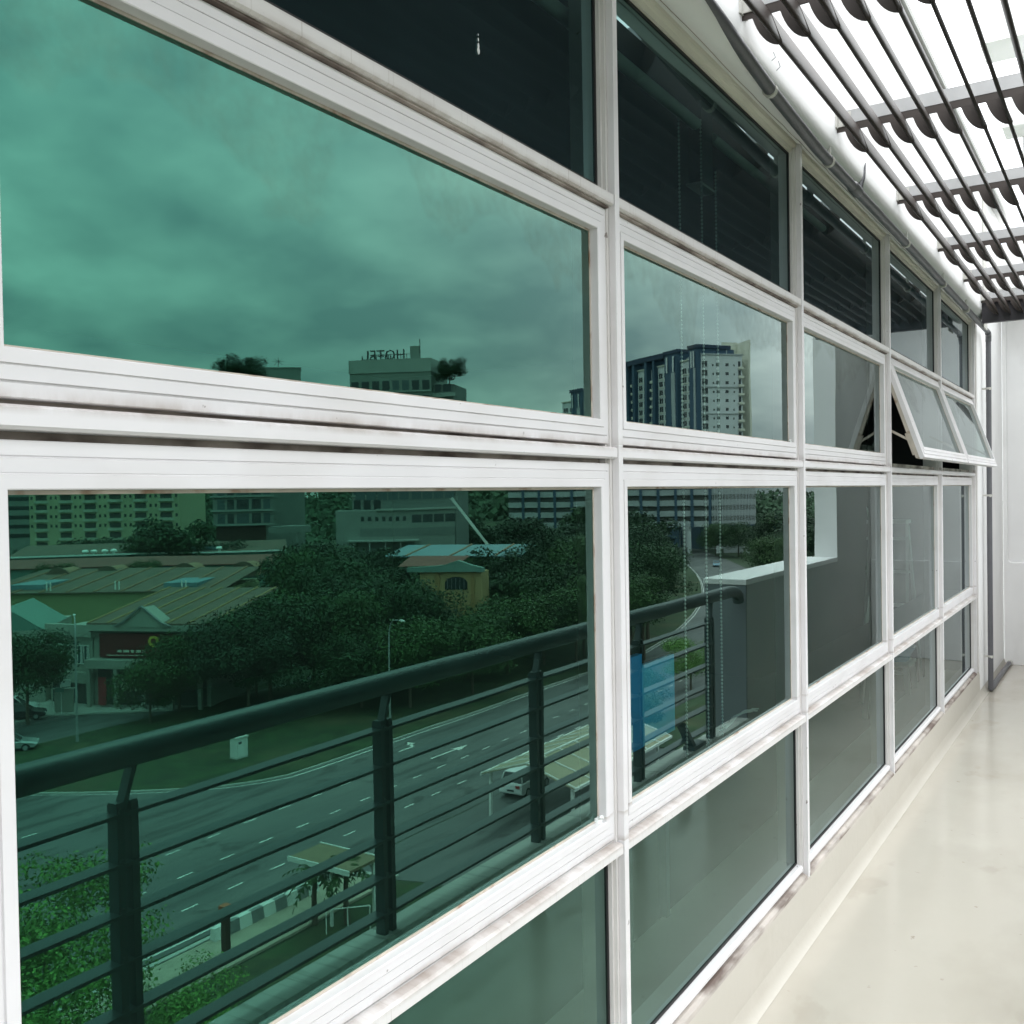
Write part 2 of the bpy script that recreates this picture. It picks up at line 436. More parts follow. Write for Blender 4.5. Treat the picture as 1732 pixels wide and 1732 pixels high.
for k in range(NB0, NB1):
    ya, yb = fin(k - 1) + 0.0402, fin(k) - 0.0162
    # horizontal members between the mullions: grimy backing, white face with drip edge
    for z0, z1, zf0, zf1, streak in ((2.372, 2.449, 2.399, 2.430, True), (1.752, 1.835, 1.784, 1.8125, False), (0.790, 0.852, 0.808, 0.8365, True)):
        b = MB(); b.box(-0.065, -0.002, ya, yb, z0, z1)
        wpart(b, 'transom_backing', M_GRIME)
        b = MB()
        b.extr([(-0.002, zf0), (0.036, zf0), (0.042, zf0 + 0.004), (0.042, zf1 - 0.004), (0.036, zf1), (-0.002, zf1 + 0.004)], 'y', ya - 0.016, yb + 0.010)
        wpart(b, 'transom', M_ALU_T if streak else M_ALU, smooth=False)
        if streak and zf0 > 2 or zf0 < 1:
            # drip lip under the face
            b = MB(); b.box(0.0, 0.030, ya - 0.01, yb + 0.006, zf0 - 0.0045, zf0 - 0.0003)
            wpart(b, 'drip_lip', M_GRIME)
    # head
    b = MB(); b.extr([(-0.07, 2.984), (0.012, 2.984), (0.016, 3.0), (0.030, 3.003), (0.030, 3.03), (-0.07, 3.03)], 'y', ya - 0.01, yb + 0.01)
    wpart(b, 'head_rail', M_SOFFIT)
    # sill
    b = MB(); b.extr([(-0.07, 0.236), (0.027, 0.236), (0.027, 0.248), (0.020, 0.2555), (-0.07, 0.2572)], 'y', ya, yb)
    wpart(b, 'sill', M_ALU)
    b = MB(); b.box(-0.07, 0.010, ya, yb, 0.2262, 0.2358)
    wpart(b, 'sill_joint', M_GRIME)
    b = MB(); b.extr([(-0.07, 0.2078), (0.046, 0.2078), (0.043, 0.2200), (0.030, 0.2260), (-0.07, 0.2260)], 'y', ya - 0.02, yb)
    wpart(b, 'sill_base', M_SILLB)
    # beads and fixed panes of the top and bottom rows
    for z0, z1, gm in ((2.4495, 2.9835, M_GLASS2), (0.2575, 0.7895, M_GLASS)):
        b = MB(); bw = 0.006
        b.box(-0.004, 0.004, ya, ya + bw, z0, z1); b.box(-0.004, 0.004, yb - bw, yb, z0, z1)
        b.box(-0.004, 0.004, ya + bw, yb - bw, z0, z0 + bw); b.box(-0.004, 0.004, ya + bw, yb - bw, z1 - bw, z1)
        wpart(b, 'gasket', M_GASKET)
        b = MB(); b.add([(0, ya, z0), (0, yb, z0), (0, yb, z1), (0, ya, z1)], [(0, 1, 2, 3)])
        wpart(b, 'pane', gm)

# opening sashes ------------------------------------------------------
SASH_PROF = [(0.0, -0.004), (0.0, 0.0185), (0.0015, 0.020), (0.0175, 0.020), (0.0185, 0.0175), (0.0200, 0.0175), (0.0210, 0.0225), (0.0375, 0.0225), (0.0382, 0.0212), (0.0396, 0.0212), (0.0403, 0.0250), (0.0565, 0.0250), (0.0580, 0.0235), (0.0580, 0.0025)]
def sash(k, z0, z1, label, ang=0.0):
    """hinged at its top edge; local y along the wall, z down from the hinge"""
    y0, y1 = fin(k - 1) + 0.0255, fin(k) - 0.0015
    W, Hh = y1 - y0, z1 - z0
    root = empty('awning_window', (0.0, y0, z1))
    root.rotation_euler = (0, -ang, 0)
    tag(root, label, 'window', 'opening sashes of the window wall')
    def pt(u, x, c):
        return {0: (x, u, -Hh + u), 1: (x, W - u, -Hh + u), 2: (x, W - u, -u), 3: (x, u, -u)}[c]
    for name, a, c in (('bottom_rail', 0, 1), ('stile', 1, 2), ('top_rail', 2, 3), ('stile', 3, 0)):
        b = MB(); vs = []
        for u, x in SASH_PROF:
            vs += [pt(u, x, a), pt(u, x, c)]
        fs = [(2 * i, 2 * i + 1, 2 * i + 3, 2 * i + 2) for i in range(len(SASH_PROF) - 1)]
        n = len(SASH_PROF)
        fs.append((0, 1, 2 * n - 1, 2 * n - 2))
        b.add(vs, fs)
        b.obj(name, M_ALU, root)
    g = MB(); i = 0.0584
    bw = 0.005
    for (a0, a1, b0, b1) in ((i, W - i, -Hh + i, -Hh + i + bw), (i, W - i, -i - bw, -i), (i, i + bw, -Hh + i + bw, -i - bw), (W - i - bw, W - i, -Hh + i + bw, -i - bw)):
        g.box(0.0005, 0.0035, a0, a1, b0, b1)
    g.obj('bead', M_BEAD, root)
    p = MB(); i = 0.056
    p.add([(0.002, i, -Hh + i), (0.002, W - i, -Hh + i), (0.002, W - i, -i), (0.002, i, -i)], [(0, 1, 2, 3)])
    p.obj('pane', M_GLASS3 if z1 > 2 else M_GLASS, root)
    if ang > 0.02:
        bk = MB(); t = 0.045
        for yy in (0.002, W - 0.024):
            bk.box(-0.022, -0.0045, yy, yy + 0.022, -Hh + 0.01, -0.02)
        bk.box(-0.022, -0.0045, 0.026, W - 0.026, -Hh + 0.008, -Hh + 0.035)
        bk.box(-0.022, -0.0045, 0.026, W - 0.026, -0.04, -0.015)
        bk.obj('inner_frame', M_BEAD, root)
        for yy in (0.013, W - 0.013):
            st = MB()
            ca, sa = math.cos(-ang), math.sin(-ang)
            # friction stay from the fixed frame to the lower third of the sash
            P = Vector((-0.026, yy, -Hh * 0.80))
            # fixed end at world x=-0.02, in local space
            wz, wx = -Hh * 0.62, -0.03
            inv = Matrix.Rotation(ang, 3, 'Y')
            Q = inv @ Vector((wx, yy, wz))
            st.bar(P, Q, 0.012, 0.004, up=(0, 1, 0))
            st.box(-0.032, -0.0225, yy - 0.008, yy + 0.008, -Hh + 0.03, -Hh * 0.74)
            st.obj('stay', M_BEAD, root)
        h = MB(); h.box(-0.05, -0.022, W * 0.5 - 0.06, W * 0.5 + 0.06, -Hh + 0.02, -Hh + 0.032)
        h.obj('handle', M_RAIL, root)
    return root
ORD = {0: 'nearest bay, mirroring the street', 1: 'second bay, behind three bead chains', 2: 'third bay, beside the propped windows', 3: 'fourth bay', 4: 'last bay by the drain pipe'}
UP = {0: 'wide closed upper window mirroring green clouds and a rooftop HOTEL sign',
      1: 'closed upper window mirroring a blue and white tower block',
      2: 'closed upper window mirroring the grey side wall, just before the propped open ones',
      3: 'first of two upper windows propped open at the bottom, dark gap showing',
      4: 'last upper window propped open, beside the downpipe'}
LO = {0: 'wide lower window mirroring trees, the road and the dark balcony railing',
      1: 'lower window mirroring the railing end, with bead chains and teal board behind',
      2: 'lower window mirroring the plain grey side wall and white reveal',
      3: 'lower window with a white ladder showing faintly behind the glass',
      4: 'last lower window before the white end wall, mirroring the downpipe'}
for k in range(NB0, NB1):
    op = 0.325 if k in (3, 4) else 0.0
    sash(k, 1.821, 2.3945, UP.get(k, 'closed upper window of the bays behind the viewer'), op)
    sash(k, 0.8445, 1.773, LO.get(k, 'closed lower window of the bays behind the viewer'))
# sealant blobs at pane corners
for (y, z, s) in ((fin(0) - 0.062, 0.906, 0.016), (fin(1) - 0.062, 1.880, 0.010), (fin(3) - 0.062, 0.906, 0.008)):
    b = MB()
    for q in range(7):
        cx, cy2, cz, rr = 0.010 + rnd.uniform(-.006, .008), y + rnd.uniform(-s, s * .3), z + rnd.uniform(-.3, .9) * s, s * rnd.uniform(.25, .55)
        b.lathe([(0.001, -rr), (rr * .8, -rr * .6), (rr, 0), (rr * .7, rr * .7), (0.001, rr)], (cx, cy2, cz), 8)
    tag(b.obj('sealant_blob', M_WPL, None, smooth=True), {2.0: 'x'}.get(0, 'white sealant lump in the far bottom corner of the ' + ('wide lower window' if z < 1 and y < 3 else 'tower mirroring upper window' if z > 1 else 'ladder window')), 'sealant')

b = MB()
for (dy_, dz_, rr_) in ((0, 0, .006), (.004, -.010, .008), (.002, .012, .004), (.001, .022, .0025)):
    b.lathe([(0.0005, -rr_), (rr_ * .8, -rr_ * .6), (rr_, 0), (rr_ * .6, rr_ * .7), (0.0005, rr_)], (0.0, 0.0, dz_), 7)
_o = b.obj('bird_dropping', M_WPL, None, smooth=True); _o.location = (0.002, 1.636, 2.602); _o.scale = (0.2, 0.55, 1.0)
tag(_o, 'small white bird dropping on the dark nearest top pane', 'dropping')
# plinth, floor, side wall, end wall ------------------------------------------------
b = MB(); b.extr([(-0.3, -0.02), (0.062, -0.02), (0.052, 0.05), (0.050, 0.185), (0.044, 0.2075), (-0.3, 0.2075)], 'y', -4.0, 8.62)
kind(b.obj('window_plinth', M_PLINTH, None, smooth=True), 'structure')
b = MB()
nx, ny = 6, 60
b.add([(0.0 + 1.16, -4, -0.2), (1.16, 10.6, -0.2)], [])
b = MB(); b.box(0.0, 1.30, -4.0, 10.6, -0.35, 0.0)
kind(b.obj('balcony_floor', M_FLOOR), 'structure')
b = MB(); b.extr([(0.051, 0.0005), (0.085, 0.0012), (0.070, 0.010), (0.060, 0.030), (0.052, 0.06)], 'y', -4.0, 10.35)
kind(b.obj('floor_cove', M_PLINTH, None, smooth=True), 'structure')
b = MB(); b.extr([(1.15, 0.0), (1.15, 0.108), (1.158, 0.12), (1.27, 0.115), (1.285, 0.10), (1.302, -0.4), (1.302, -0.5), (1.15, -0.5)], 'y', -4.0, 6.57)
kind(b.obj('balcony_kerb', M_CONC), 'structure')
# facade end pier and wall above the windows (rounded underside)
arc = [(0.120 - 0.058 + 0.058 * math.sin(t), 3.072 - 0.058 * math.cos(t)) for t in [math.radians(a) for a in range(0, 91, 10)]]
prof = [(-0.35, 3.035), (0.0306, 3.035), (0.0306, 3.018), (0.042, 3.014)] + arc + [(0.120, 4.16), (0.105, 4.17), (-0.35, 4.17)]
b = MB(); b.extr(prof, 'y', -4.0, 8.60)
o = b.obj('wall_beam_over_windows', M_WALL, None, smooth=True); kind(o, 'structure')
b = MB(); b.box(-0.30, 0.048, 8.62, 10.36, 0.0, 4.17)
kind(b.obj('wall_pier', M_WALL), 'structure')
b = MB(); b.box(0.02, 0.135, -4.0, 10.3, 4.172, 4.205)
kind(b.obj('wall_coping', M_WALLG), 'structure')
b = MB(); b.box(-0.02, 0.046, 8.565, 8.619, 0.215, 3.034); kind(b.obj('wall_jamb_trim', M_ALU_M), 'structure')
# cracks in soffit: thin recess line of sealant
b = MB(); pts = []
yy = 1.0
while yy < 8.5:
    pts.append((0.047 + rnd.uniform(-.0025, .0025), yy, 3.0128)); yy += rnd.uniform(.04, .16)
b.tube(pts, 0.0013, 4)
kind(b.obj('wall_soffit_crack', M_GRIME), 'structure')

# end wall
ew = MB()
ew.box(0.0481, 1.60, 10.40, 10.62, 0.0, 3.32)
kind(ew.obj('wall_end', M_WALL), 'structure')
b = MB(); b.extr([(0.0482, 0.0), (1.17, 0.0), (1.17, 0.975), (0.125, 0.975), (0.105, 0.98), (0.092, 0.995), (0.088, 1.02), (0.088, 3.30), (0.0482, 3.30)], 'y', 10.362, 10.399)
kind(b.obj('wall_end_lower_panel', M_WALL, None, bevel=0.006), 'structure')
# outer side wall: parapet with coping, then full height
b = MB(); b.box(1.175, 1.465, 6.58, 9.03, -0.5, 1.045); kind(b.obj('wall_parapet', M_WALLG), 'structure')
b = MB(); b.box(1.172, 1.468, 6.562, 6.579, 0.0, 1.044); kind(b.obj('wall_parapet_end', mat('parapet_end_dark', (0.16, 0.18, 0.195), .8, var=.08)), 'structure')  # end face plate coloured darker than the parapet behind it
b = MB(); b.box(1.168, 1.482, 6.556, 9.029, 1.0452, 1.085); kind(b.obj('parapet_coping', M_WALL, None, bevel=0.004), 'structure')
b = MB(); b.box(1.175, 1.365, 9.0302, 10.398, -0.5, 3.6); kind(b.obj('wall_side', M_WALLG), 'structure')
b = MB(); b.box(1.170, 1.370, 9.024, 9.030, 1.0852, 3.6); kind(b.obj('window_reveal', M_WALL), 'structure')
# slab over the far end
b = MB(); b.extr([(9.95, 3.50), (10.399, 3.33), (13.0, 3.33), (13.0, 3.9), (9.95, 3.9)], "x", 0.0483, 1.6)
kind(b.obj('roof_slab', M_WALL), 'structure')

# rest of this building: storeys below and the room behind the glass
b = MB(); b.box(-14, 1.28, -14, 13, GZ, -0.52); kind(b.obj('wall_storeys_below', M_WALL), 'structure')
b = MB()
X0, X1, Y0, Y1, Z0, Z1 = -6.0, -0.31, -4.0, 8.61, 0.0, 3.2
b.add([(X0, Y0, Z0), (X1 + .24, Y0, Z0), (X1 + .24, Y1, Z0), (X0, Y1, Z0), (X0, Y0, Z1), (X1 + .24, Y0, Z1), (X1 + .24, Y1, Z1), (X0, Y1, Z1)], [(0, 1, 2, 3), (0, 3, 7, 4), (0, 4, 5, 1), (3, 2, 6, 7)])
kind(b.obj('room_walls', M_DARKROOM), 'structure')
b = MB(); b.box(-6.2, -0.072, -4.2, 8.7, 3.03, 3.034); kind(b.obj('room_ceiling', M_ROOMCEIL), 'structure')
b = MB(); b.box(-6.3, -6.01, -4.2, 8.7, -0.4, 4.2); b.box(-6.3, 0.0, -4.4, -4.01, -0.4, 4.2); b.box(-6.3, -0.351, -4.2, 8.7, 3.2, 4.2)
kind(b.obj('wall_behind_room', M_WALLG), 'structure')

# =================================================================== LOUVRE CANOPY
cp = empty('louvre_canopy', (0.15, 2.95, 3.2))
tag(cp, 'overhead sun louvre of dark curved blades on pale notched brackets above the balcony', 'louvre canopy')
cpo = Vector((0.15, 2.95, 3.2))
def cpart(mb, name, m, **kw):
    mb.v = [tuple(Vector(v) - cpo) for v in mb.v]
    return mb.obj(name, m, cp, **kw)
CH = 0.102; NBL = 11; BX0 = 0.235; BSP = 0.0838; ZB = 3.118
BRY = [-3.7, -2.6, -1.5, -0.4, 0.68, 1.78, 2.88, 3.99, 5.16, 6.34, 7.38, 8.30]
def crescent(x0, z0, n=9, t=0.0045):
    """curved blade section from its upper left lip to its lower right tip, bulging down and left"""
    P0, P1 = Vector((x0, z0)), Vector((x0 + CH, z0 - CH))
    d = (P1 - P0); nrm = Vector((-d.y, d.x)).normalized() * -1
    out, inn = [], []
    for i in range(n):
        s = i / (n - 1); w = 4 * s * (1 - s)
        q = P0 + d * s
        out.append(q + nrm * (0.027 * w)); inn.append(q + nrm * (0.027 * w - t))
    return [tuple(p) for p in out] + [tuple(p) for p in inn[::-1]]
def slat(x, z):
    """slim lens-shaped blade section standing almost upright; (x, z) is its lower tip"""
    ax, az = -0.036, 0.112
    L = math.hypot(ax, az); dx, dz = ax / L, az / L
    px_, pz_ = dz, -dx
    prof = []
    for s_, w in ((0.0, .0), (.06, .0055), (.2, .0065), (.5, .0065), (.8, .005), (1.0, .002)):
        prof.append((x + dx * L * s_ + px_ * w * .85, z + dz * L * s_ + pz_ * w * .85))
    for s_, w in ((1.0, .002), (.8, .005), (.5, .007), (.2, .007), (.06, .0055)):
        prof.append((x + dx * L * s_ - px_ * w, z + dz * L * s_ - pz_ * w))
    return prof
for i in range(NBL):
    tx, tz = BX0 + BSP * i, ZB - CH - 0.004
    b = MB(); b.extr(slat(tx, tz), 'y', -4.0, 8.3395)
    cpart(b, 'blade', M_BLADE, smooth=True)
XE = BX0 + BSP * (NBL - 1) + 0.035
for y in BRY:
    # upper flat of the bracket
    b = MB(); b.box(0.1205, XE, y - 0.004, y + 0.004, 3.1405, 3.186); b.box(0.1205, XE, y - 0.004, y + 0.034, 3.1862, 3.191)
    o = cpart(b, 'bracket', M_BRKT)
    b = MB(); b.box(0.1206, XE, y - 0.0025, y + 0.0025, 3.112, 3.1400)
    cpart(b, 'bracket_lower_plate', M_BLADE)
    # notched lower plate with a tongue under each blade
    for i in range(NBL):
        bx = BX0 - 0.082 + BSP * i
        tip = (BX0 + BSP * i + 0.003, ZB - CH - 0.002)
        cv = [(bx + (tip[0] - bx) * (.5 * (1 - math.cos(a)) + .5 * a / (math.pi / 2)), 3.108 - (3.108 - tip[1]) * math.sin(a) * (1.0 if a < 1.5 else 1)) for a in [math.pi / 2 * k / 9 for k in range(10)]]
        prof = [(bx - 0.003, 3.1115)] + cv + [(tip[0] + 0.002, tip[1] + 0.01), (BX0 + BSP * i - 0.026, 3.1115)]
        t = MB(); t.extr(prof, 'y', y - 0.003, y + 0.003)
        cpart(t, 'blade_seat', M_BLADE)
    # wall cleat with bolts
    b = MB(); b.box(0.1202, 0.126, y - 0.030, y + 0.035, 3.125, 3.195); b.box(0.1262, 0.175, y - 0.0095, y - 0.0045, 3.130, 3.184)
    c = cpart(b, 'cleat', M_CLIP)
    b = MB()
    for dz in (0.015, 0.045):
        b.tube([(0.152, y - 0.0165, 3.126 + dz), (0.152, y - 0.0095, 3.126 + dz)], 0.006, 6)
    b.v = [tuple(Vector(v) - cpo) for v in b.v]
    b.obj('bolt', M_RAIL, c)
b = MB(); b.box(0.1204, XE + 0.05, 8.34, 8.39, 2.965, 3.135)
cpart(b, 'end_fascia', M_DKFAS)
b = MB(); b.box(XE, XE + 0.04, -4.0, 8.339, 3.04, 3.19)
cpart(b, 'outer_beam', M_BLADE)
b = MB(); b.box(0.1202, 0.130, 8.3902, 8.59, 2.94, 4.1)
cpart(b, 'end_plate', M_CLIP)

# =================================================================== DRAIN PIPE
pp = empty('drain_pipe', (0.10, 8.9, 0))
tag(pp, 'dark grey plastic drain pipe running above the windows then down the end wall corner', 'pipe')
ppo = Vector((0.10, 8.9, 0))
def ppart(mb, name, m, parent=pp, **kw):
    mb.v = [tuple(Vector(v) - ppo) for v in mb.v]
    return mb.obj(name, m, parent, **kw)
PR = 0.0205
run = [(0.108, -3.9, 3.30), (0.108, 1.0, 3.17), (0.107, 2.62, 3.068), (0.106, 3.17, 3.016), (0.105, 3.75, 2.985), (0.104, 4.4, 2.985)]
ppart(MB().tube(run, PR, 16), 'sloping_pipe', M_PIPE, smooth=True)
ppart(MB().tube([(0.104, 4.4, 2.985), (0.104, 5.6, 2.982), (0.103, 6.9, 2.975), (0.103, 8.83, 2.965)], PR - 0.001, 16), 'straight_pipe', M_PIPE, smooth=True)
ppart(MB().tube([(0.104, 4.30, 2.985), (0.104, 4.31, 2.985), (0.104, 4.40, 2.985), (0.104, 4.41, 2.985)], [PR, PR + 0.004, PR + 0.004, PR], 16), 'socket', M_PIPE, smooth=True)
ppart(MB().tube([(0.106, 4.42, 2.99), (0.108, 4.435, 3.03), (0.118, 4.44, 3.055), (0.122, 4.445, 3.085), (0.126, 4.45, 3.12)], [0.012, 0.013, 0.009, 0.006, 0.002], 8), 'tape_wrap', M_PIPE, smooth=True)
elb = [(0.105, 8.83, 2.955), (0.104, 8.87, 2.950), (0.102, 8.895, 2.930), (0.1, 8.905, 2.895)]
ppart(MB().tube(elb, PR + 0.0025, 16), 'elbow', M_PIPE, smooth=True)
ppart(MB().tube([(0.1, 8.905, 2.895), (0.098, 8.905, 1.5), (0.098, 8.905, 0.06)], PR, 16), 'downpipe', M_PIPE, smooth=True)
ppart(MB().tube([(0.098, 8.905, 0.07), (0.098, 8.905, 0.03), (0.098, 8.93, 0.026), (0.096, 9.6, 0.024), (0.10, 10.30, 0.024)], [PR, PR + .002, PR + .001, PR, PR], 16), 'floor_pipe', M_PIPE, smooth=True)
for (x, y, z, v) in ((0.1, 8.905, 2.50, 1), (0.098, 8.905, 1.62, 1), (0.098, 8.905, 0.29, 1)):
    b = MB(); b.tube([(x, y, z), (x, y, z + 0.016)], PR + 0.003, 14); b.box(0.049, x - 0.012, y - 0.008, y + 0.008, z, z + 0.016); b.box(x + 0.004, x + 0.018, y - 0.028, y - 0.019, z - 0.006, z + 0.012)
    ppart(b, 'clip', M_CLIP)
for (y, z) in ((3.19, 3.014), (3.92, 2.985), (5.45, 2.982), (6.62, 2.971), (7.62, 2.962), (1.6, 3.155)):
    b = MB(); b.tube([(0.1045, y - 0.010, z), (0.1045, y + 0.010, z)], PR + 0.0035, 14); b.box(0.098, 0.112, y - 0.006, y + 0.006, z + 0.015, z + 0.07)
    ppart(b, 'clip', M_CLIP)
b = MB(); b.tube([(0.10, 10.28, 0.024), (0.10, 10.355, 0.024)], PR + 0.005, 12); ppart(b, 'floor_clip', M_CLIP)
# loose wires by the first clip
for (y, z, a) in ((3.16, 3.09, .03), (3.21, 3.075, .035)):
    b = MB(); b.tube([(0.112, y, z), (0.132, y + .004, z + a * .5), (0.128, y - .004, z + a)], 0.0012, 5)
    tag(b.obj('wire_end', M_RAIL), 'short wire end poking from the white wall above the pipe clip, ' + ('lower one' if a < .032 else 'upper one'), 'wire')

# =================================================================== BALCONY RAILING
rl = empty('balcony_railing', (1.2, 3.0, 0.12))
tag(rl, 'dark green metal balcony railing with fat tubular handrail mirrored across the lower windows', 'railing')
rlo = Vector((1.2, 3.0, 0.12))
def rpart(mb, name, m=M_RAIL, **kw):
    mb.v = [tuple(Vector(v) - rlo) for v in mb.v]
    return mb.obj(name, m, rl, **kw)
rpart(MB().tube([(1.2, -3.9, 1.02), (1.2, 6.33, 1.02), (1.2, 6.42, 1.01), (1.2, 6.47, 0.985), (1.2, 6.49, 0.94)], 0.040, 20), 'handrail', smooth=True)
for z in (0.862, 0.728, 0.594, 0.460, 0.326, 0.195):
    b = MB(); b.box(1.174, 1.226, -3.9, 5.96, z - 0.005, z + 0.005); rpart(b, 'bar')
for j in range(-5, 5):
    y = 1.635 + 1.076 * j
    if y > 6.2: break
    for dy in (-0.036, 0.008):
        b = MB(); b.extr([(1.180, 0.118), (1.222, 0.116), (1.222, 0.885), (1.216, 0.893), (1.186, 0.893), (1.180, 0.885)], 'y', y + dy + 0.004, y + dy + 0.026)
        rpart(b, 'post')
    b = MB(); b.bar((1.2, y - 0.012, 0.86), (1.2, y + 0.030, 0.985), 0.014, 0.032, up=(1, 0, 0)); rpart(b, 'handrail_bracket')
    for z in (0.862, 0.728, 0.594, 0.460, 0.326, 0.195):
        b = MB(); b.tube([(1.173, y - 0.022, z + 0.012), (1.181, y - 0.022, z + 0.012)], 0.008, 6); rpart(b, 'bolt')
b = MB(); b.bar((1.195, 5.62, 0.118), (1.195, 5.45, 0.30), 0.03, 0.05, up=(1, 0, 0)); b.box(1.16, 1.23, 5.56, 5.75, 0.119, 0.145); rpart(b, 'foot_brace')

# =================================================================== BEHIND THE GLASS
def bead_chain(y, z0, z1, x, label):
    b = MB(); n = int((z1 - z0) / 0.0125); pr = []
    for i in range(n):
        z = i * 0.0125
        pr += [(0.0006, z), (0.0030, z + 0.002), (0.0042, z + 0.0050), (0.0030, z + 0.008), (0.0006, z + 0.010)]
    b.lathe(pr, (0, 0, 0), 6)
    o = b.obj('bead_chain', M_WPL); o.location = (x, y, z0)
    tag(o, label, 'bead chain', 'bead chains hanging behind the second bay')
bead_chain(2.87, 0.83, 2.87, -0.085, 'white bead chain behind the second bay, closest to the thick mullion')
bead_chain(3.055, 0.86, 2.93, -0.085, 'white bead chain behind the second bay, middle one of three')
bead_chain(3.185, 0.85, 2.80, -0.085, 'white bead chain behind the second bay, farthest from the viewer')
rb = empty('roller_blind', (-0.09, 3.2, 2.9))
tag(rb, 'rolled-up roller blind and bracket behind the top pane of the second bay', 'blind')
def rbp(mb, name, m, **kw):
    mb.v = [tuple(Vector(v) - Vector((-0.09, 3.2, 2.9))) for v in mb.v]
    return mb.obj(name, m, rb, **kw)
rbp(MB().tube([(-0.10, 2.0, 2.905), (-0.10, 3.05, 2.905)], 0.020, 12), 'tube', M_CLOTH, smooth=True)
rbp(MB().tube([(-0.10, 3.20, 2.905), (-0.10, 4.6, 2.905)], 0.017, 12), 'tube', M_CLOTH, smooth=True)
b = MB(); b.box(-0.135, -0.09, 3.075, 3.175, 2.72, 2.99); rbp(b, 'bracket_plate', M_RAIL)
b = MB(); b.box(-0.14, -0.088, 3.06, 3.20, 2.712, 2.7195); rbp(b, 'bracket_shelf', M_CLIP)
o = empty('teal_board', (-0.26, 3.02, 0)); tag(o, 'teal blue board standing behind the second bay lower window', 'board')
MB().box(-0.02, 0.0, -0.20, -0.10, 0.66, 1.17).obj('side_strip', M_TEAL, o)
MB().box(-0.016, -0.002, -0.099, 0.17, 0.66, 1.13).obj('face_panel', M_TEAL2, o)
b = MB()
for q in (-0.18, 0.12):
    b.box(-0.05, -0.021, q, q + 0.03, 0.0, 1.1)
b.obj('leg', M_RAIL, o)
cb = MB()
for q in range(4):
    pts = [(-0.10 + .006 * q + rnd.uniform(-.01, .01), 3.20 + t * .35, 0.872 + 0.02 * math.sin(t * 3.1) + .004 * q) for t in [i / 8 for i in range(9)]]
    cb.tube(pts, 0.003, 6)
tag(cb.obj('cable_coil', M_WPL, None, smooth=True), 'pale coiled cable lying on the inner sill behind the second bay', 'cable')
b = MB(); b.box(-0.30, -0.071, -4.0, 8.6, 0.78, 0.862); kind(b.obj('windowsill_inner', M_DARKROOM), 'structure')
# ladder, stool and basin behind the fourth bay
ld = empty('step_ladder', (-0.55, 8.2, 0)); tag(ld, 'white step ladder standing inside behind the fourth bay glass', 'ladder')
for s in (-0.17, 0.17):
    MB().bar((s, -0.22, 0.0), (s * .8, 0.0, 1.42), 0.022, 0.05).obj('rail', M_WPL, ld)
    MB().bar((s, 0.40, 0.0), (s * .8, 0.03, 1.40), 0.018, 0.035).obj('rear_leg', M_WPL, ld)
for q in range(5):
    z = 0.25 + q * 0.26; yy = -0.22 + 0.22 * z / 1.42
    MB().box(-0.16, 0.16, yy - 0.045, yy + 0.045, z, z + 0.02).obj('step', M_WPL, ld)
MB().box(-0.15, 0.15, -0.10, 0.10, 1.42, 1.45).obj('top_step', M_WPL, ld)
st = empty('stool', (-0.42, 7.6, 0)); tag(st, 'white plastic stool behind the bottom pane of the fourth bay', 'stool')
MB().box(-0.15, 0.15, -0.15, 0.15, 0.40, 0.43).obj('seat', M_WPL, st, bevel=0.01)
for sx in (-1, 1):
    for s2 in (-1, 1):
        MB().bar((sx * .16, s2 * .16, 0), (sx * .12, s2 * .12, .40), 0.035, 0.035).obj('leg', M_WPL, st)
bs = MB(); bs.lathe([(0.001, 0.0), (0.12, 0.0), (0.16, 0.10), (0.172, 0.105), (0.165, 0.09), (0.12, 0.015), (0.001, 0.015)], (0, 0, 0), 24)
o = bs.obj('basin', M_BASIN, None, smooth=True); o.location = (-0.42, 7.6, 0.4305)
tag(o, 'round blue plastic basin on the white stool behind the fourth bay', 'basin')
cl = MB()
nu, nv = 14, 10; vs = []
for i in range(nu):
    for j in range(nv):
        vs.append((-0.40 + 0.03 * math.sin(i * .9 + j * .4), 6.75 + i * 0.055, 1.58 - j * 0.085 - 0.03 * math.sin(i * 1.3)))
cl.add(vs, [(i * nv + j, (i + 1) * nv + j, (i + 1) * nv + j + 1, i * nv + j + 1) for i in range(nu - 1) for j in range(nv - 1)])
tag(cl.obj('hung_cloth', M_CLOTH, None, smooth=True), 'pale crumpled plastic sheet hung inside behind the fourth bay', 'plastic sheet')

# =================================================================== UPPER WING BEYOND THE CANOPY
M_WGLASS = mat('wing_glass', (0.03, 0.07, 0.06), 0.1, spec=0.8)
M_DULLP = mat('grey_green_panel', (0.085, 0.10, 0.095), 0.5, var=0.05)
uw = empty('upper_wing', (0, 16.5, 3.4)); tag(uw, 'white concrete upper wing with ledges and green windows rising past the canopy', 'building')
def up_(mb, name, m, **kw):
    mb.v = [tuple(Vector(v) - Vector((0, 16.5, 3.4))) for v in mb.v]
    return mb.obj(name, m, uw, **kw)
up_(MB().box(-0.28, 1.9, 16.5, 22.0, 3.4, 14.0), 'wall', M_WALL)
up_(MB().box(0.02, 1.85, 16.40, 16.499, 7.7, 9.9), 'panel', M_DULLP)
up_(MB().box(-0.01, 1.85, 16.36, 16.499, 5.62, 6.25), 'window', M_WGLASS)
up_(MB().box(-0.50, 1.9, 15.9, 16.499, 6.9, 7.45), 'ledge', M_WALL, bevel=0.03)
up_(MB().box(-0.45, 1.9, 16.1, 16.499, 5.1, 5.45), 'ledge', M_WALL, bevel=0.03)
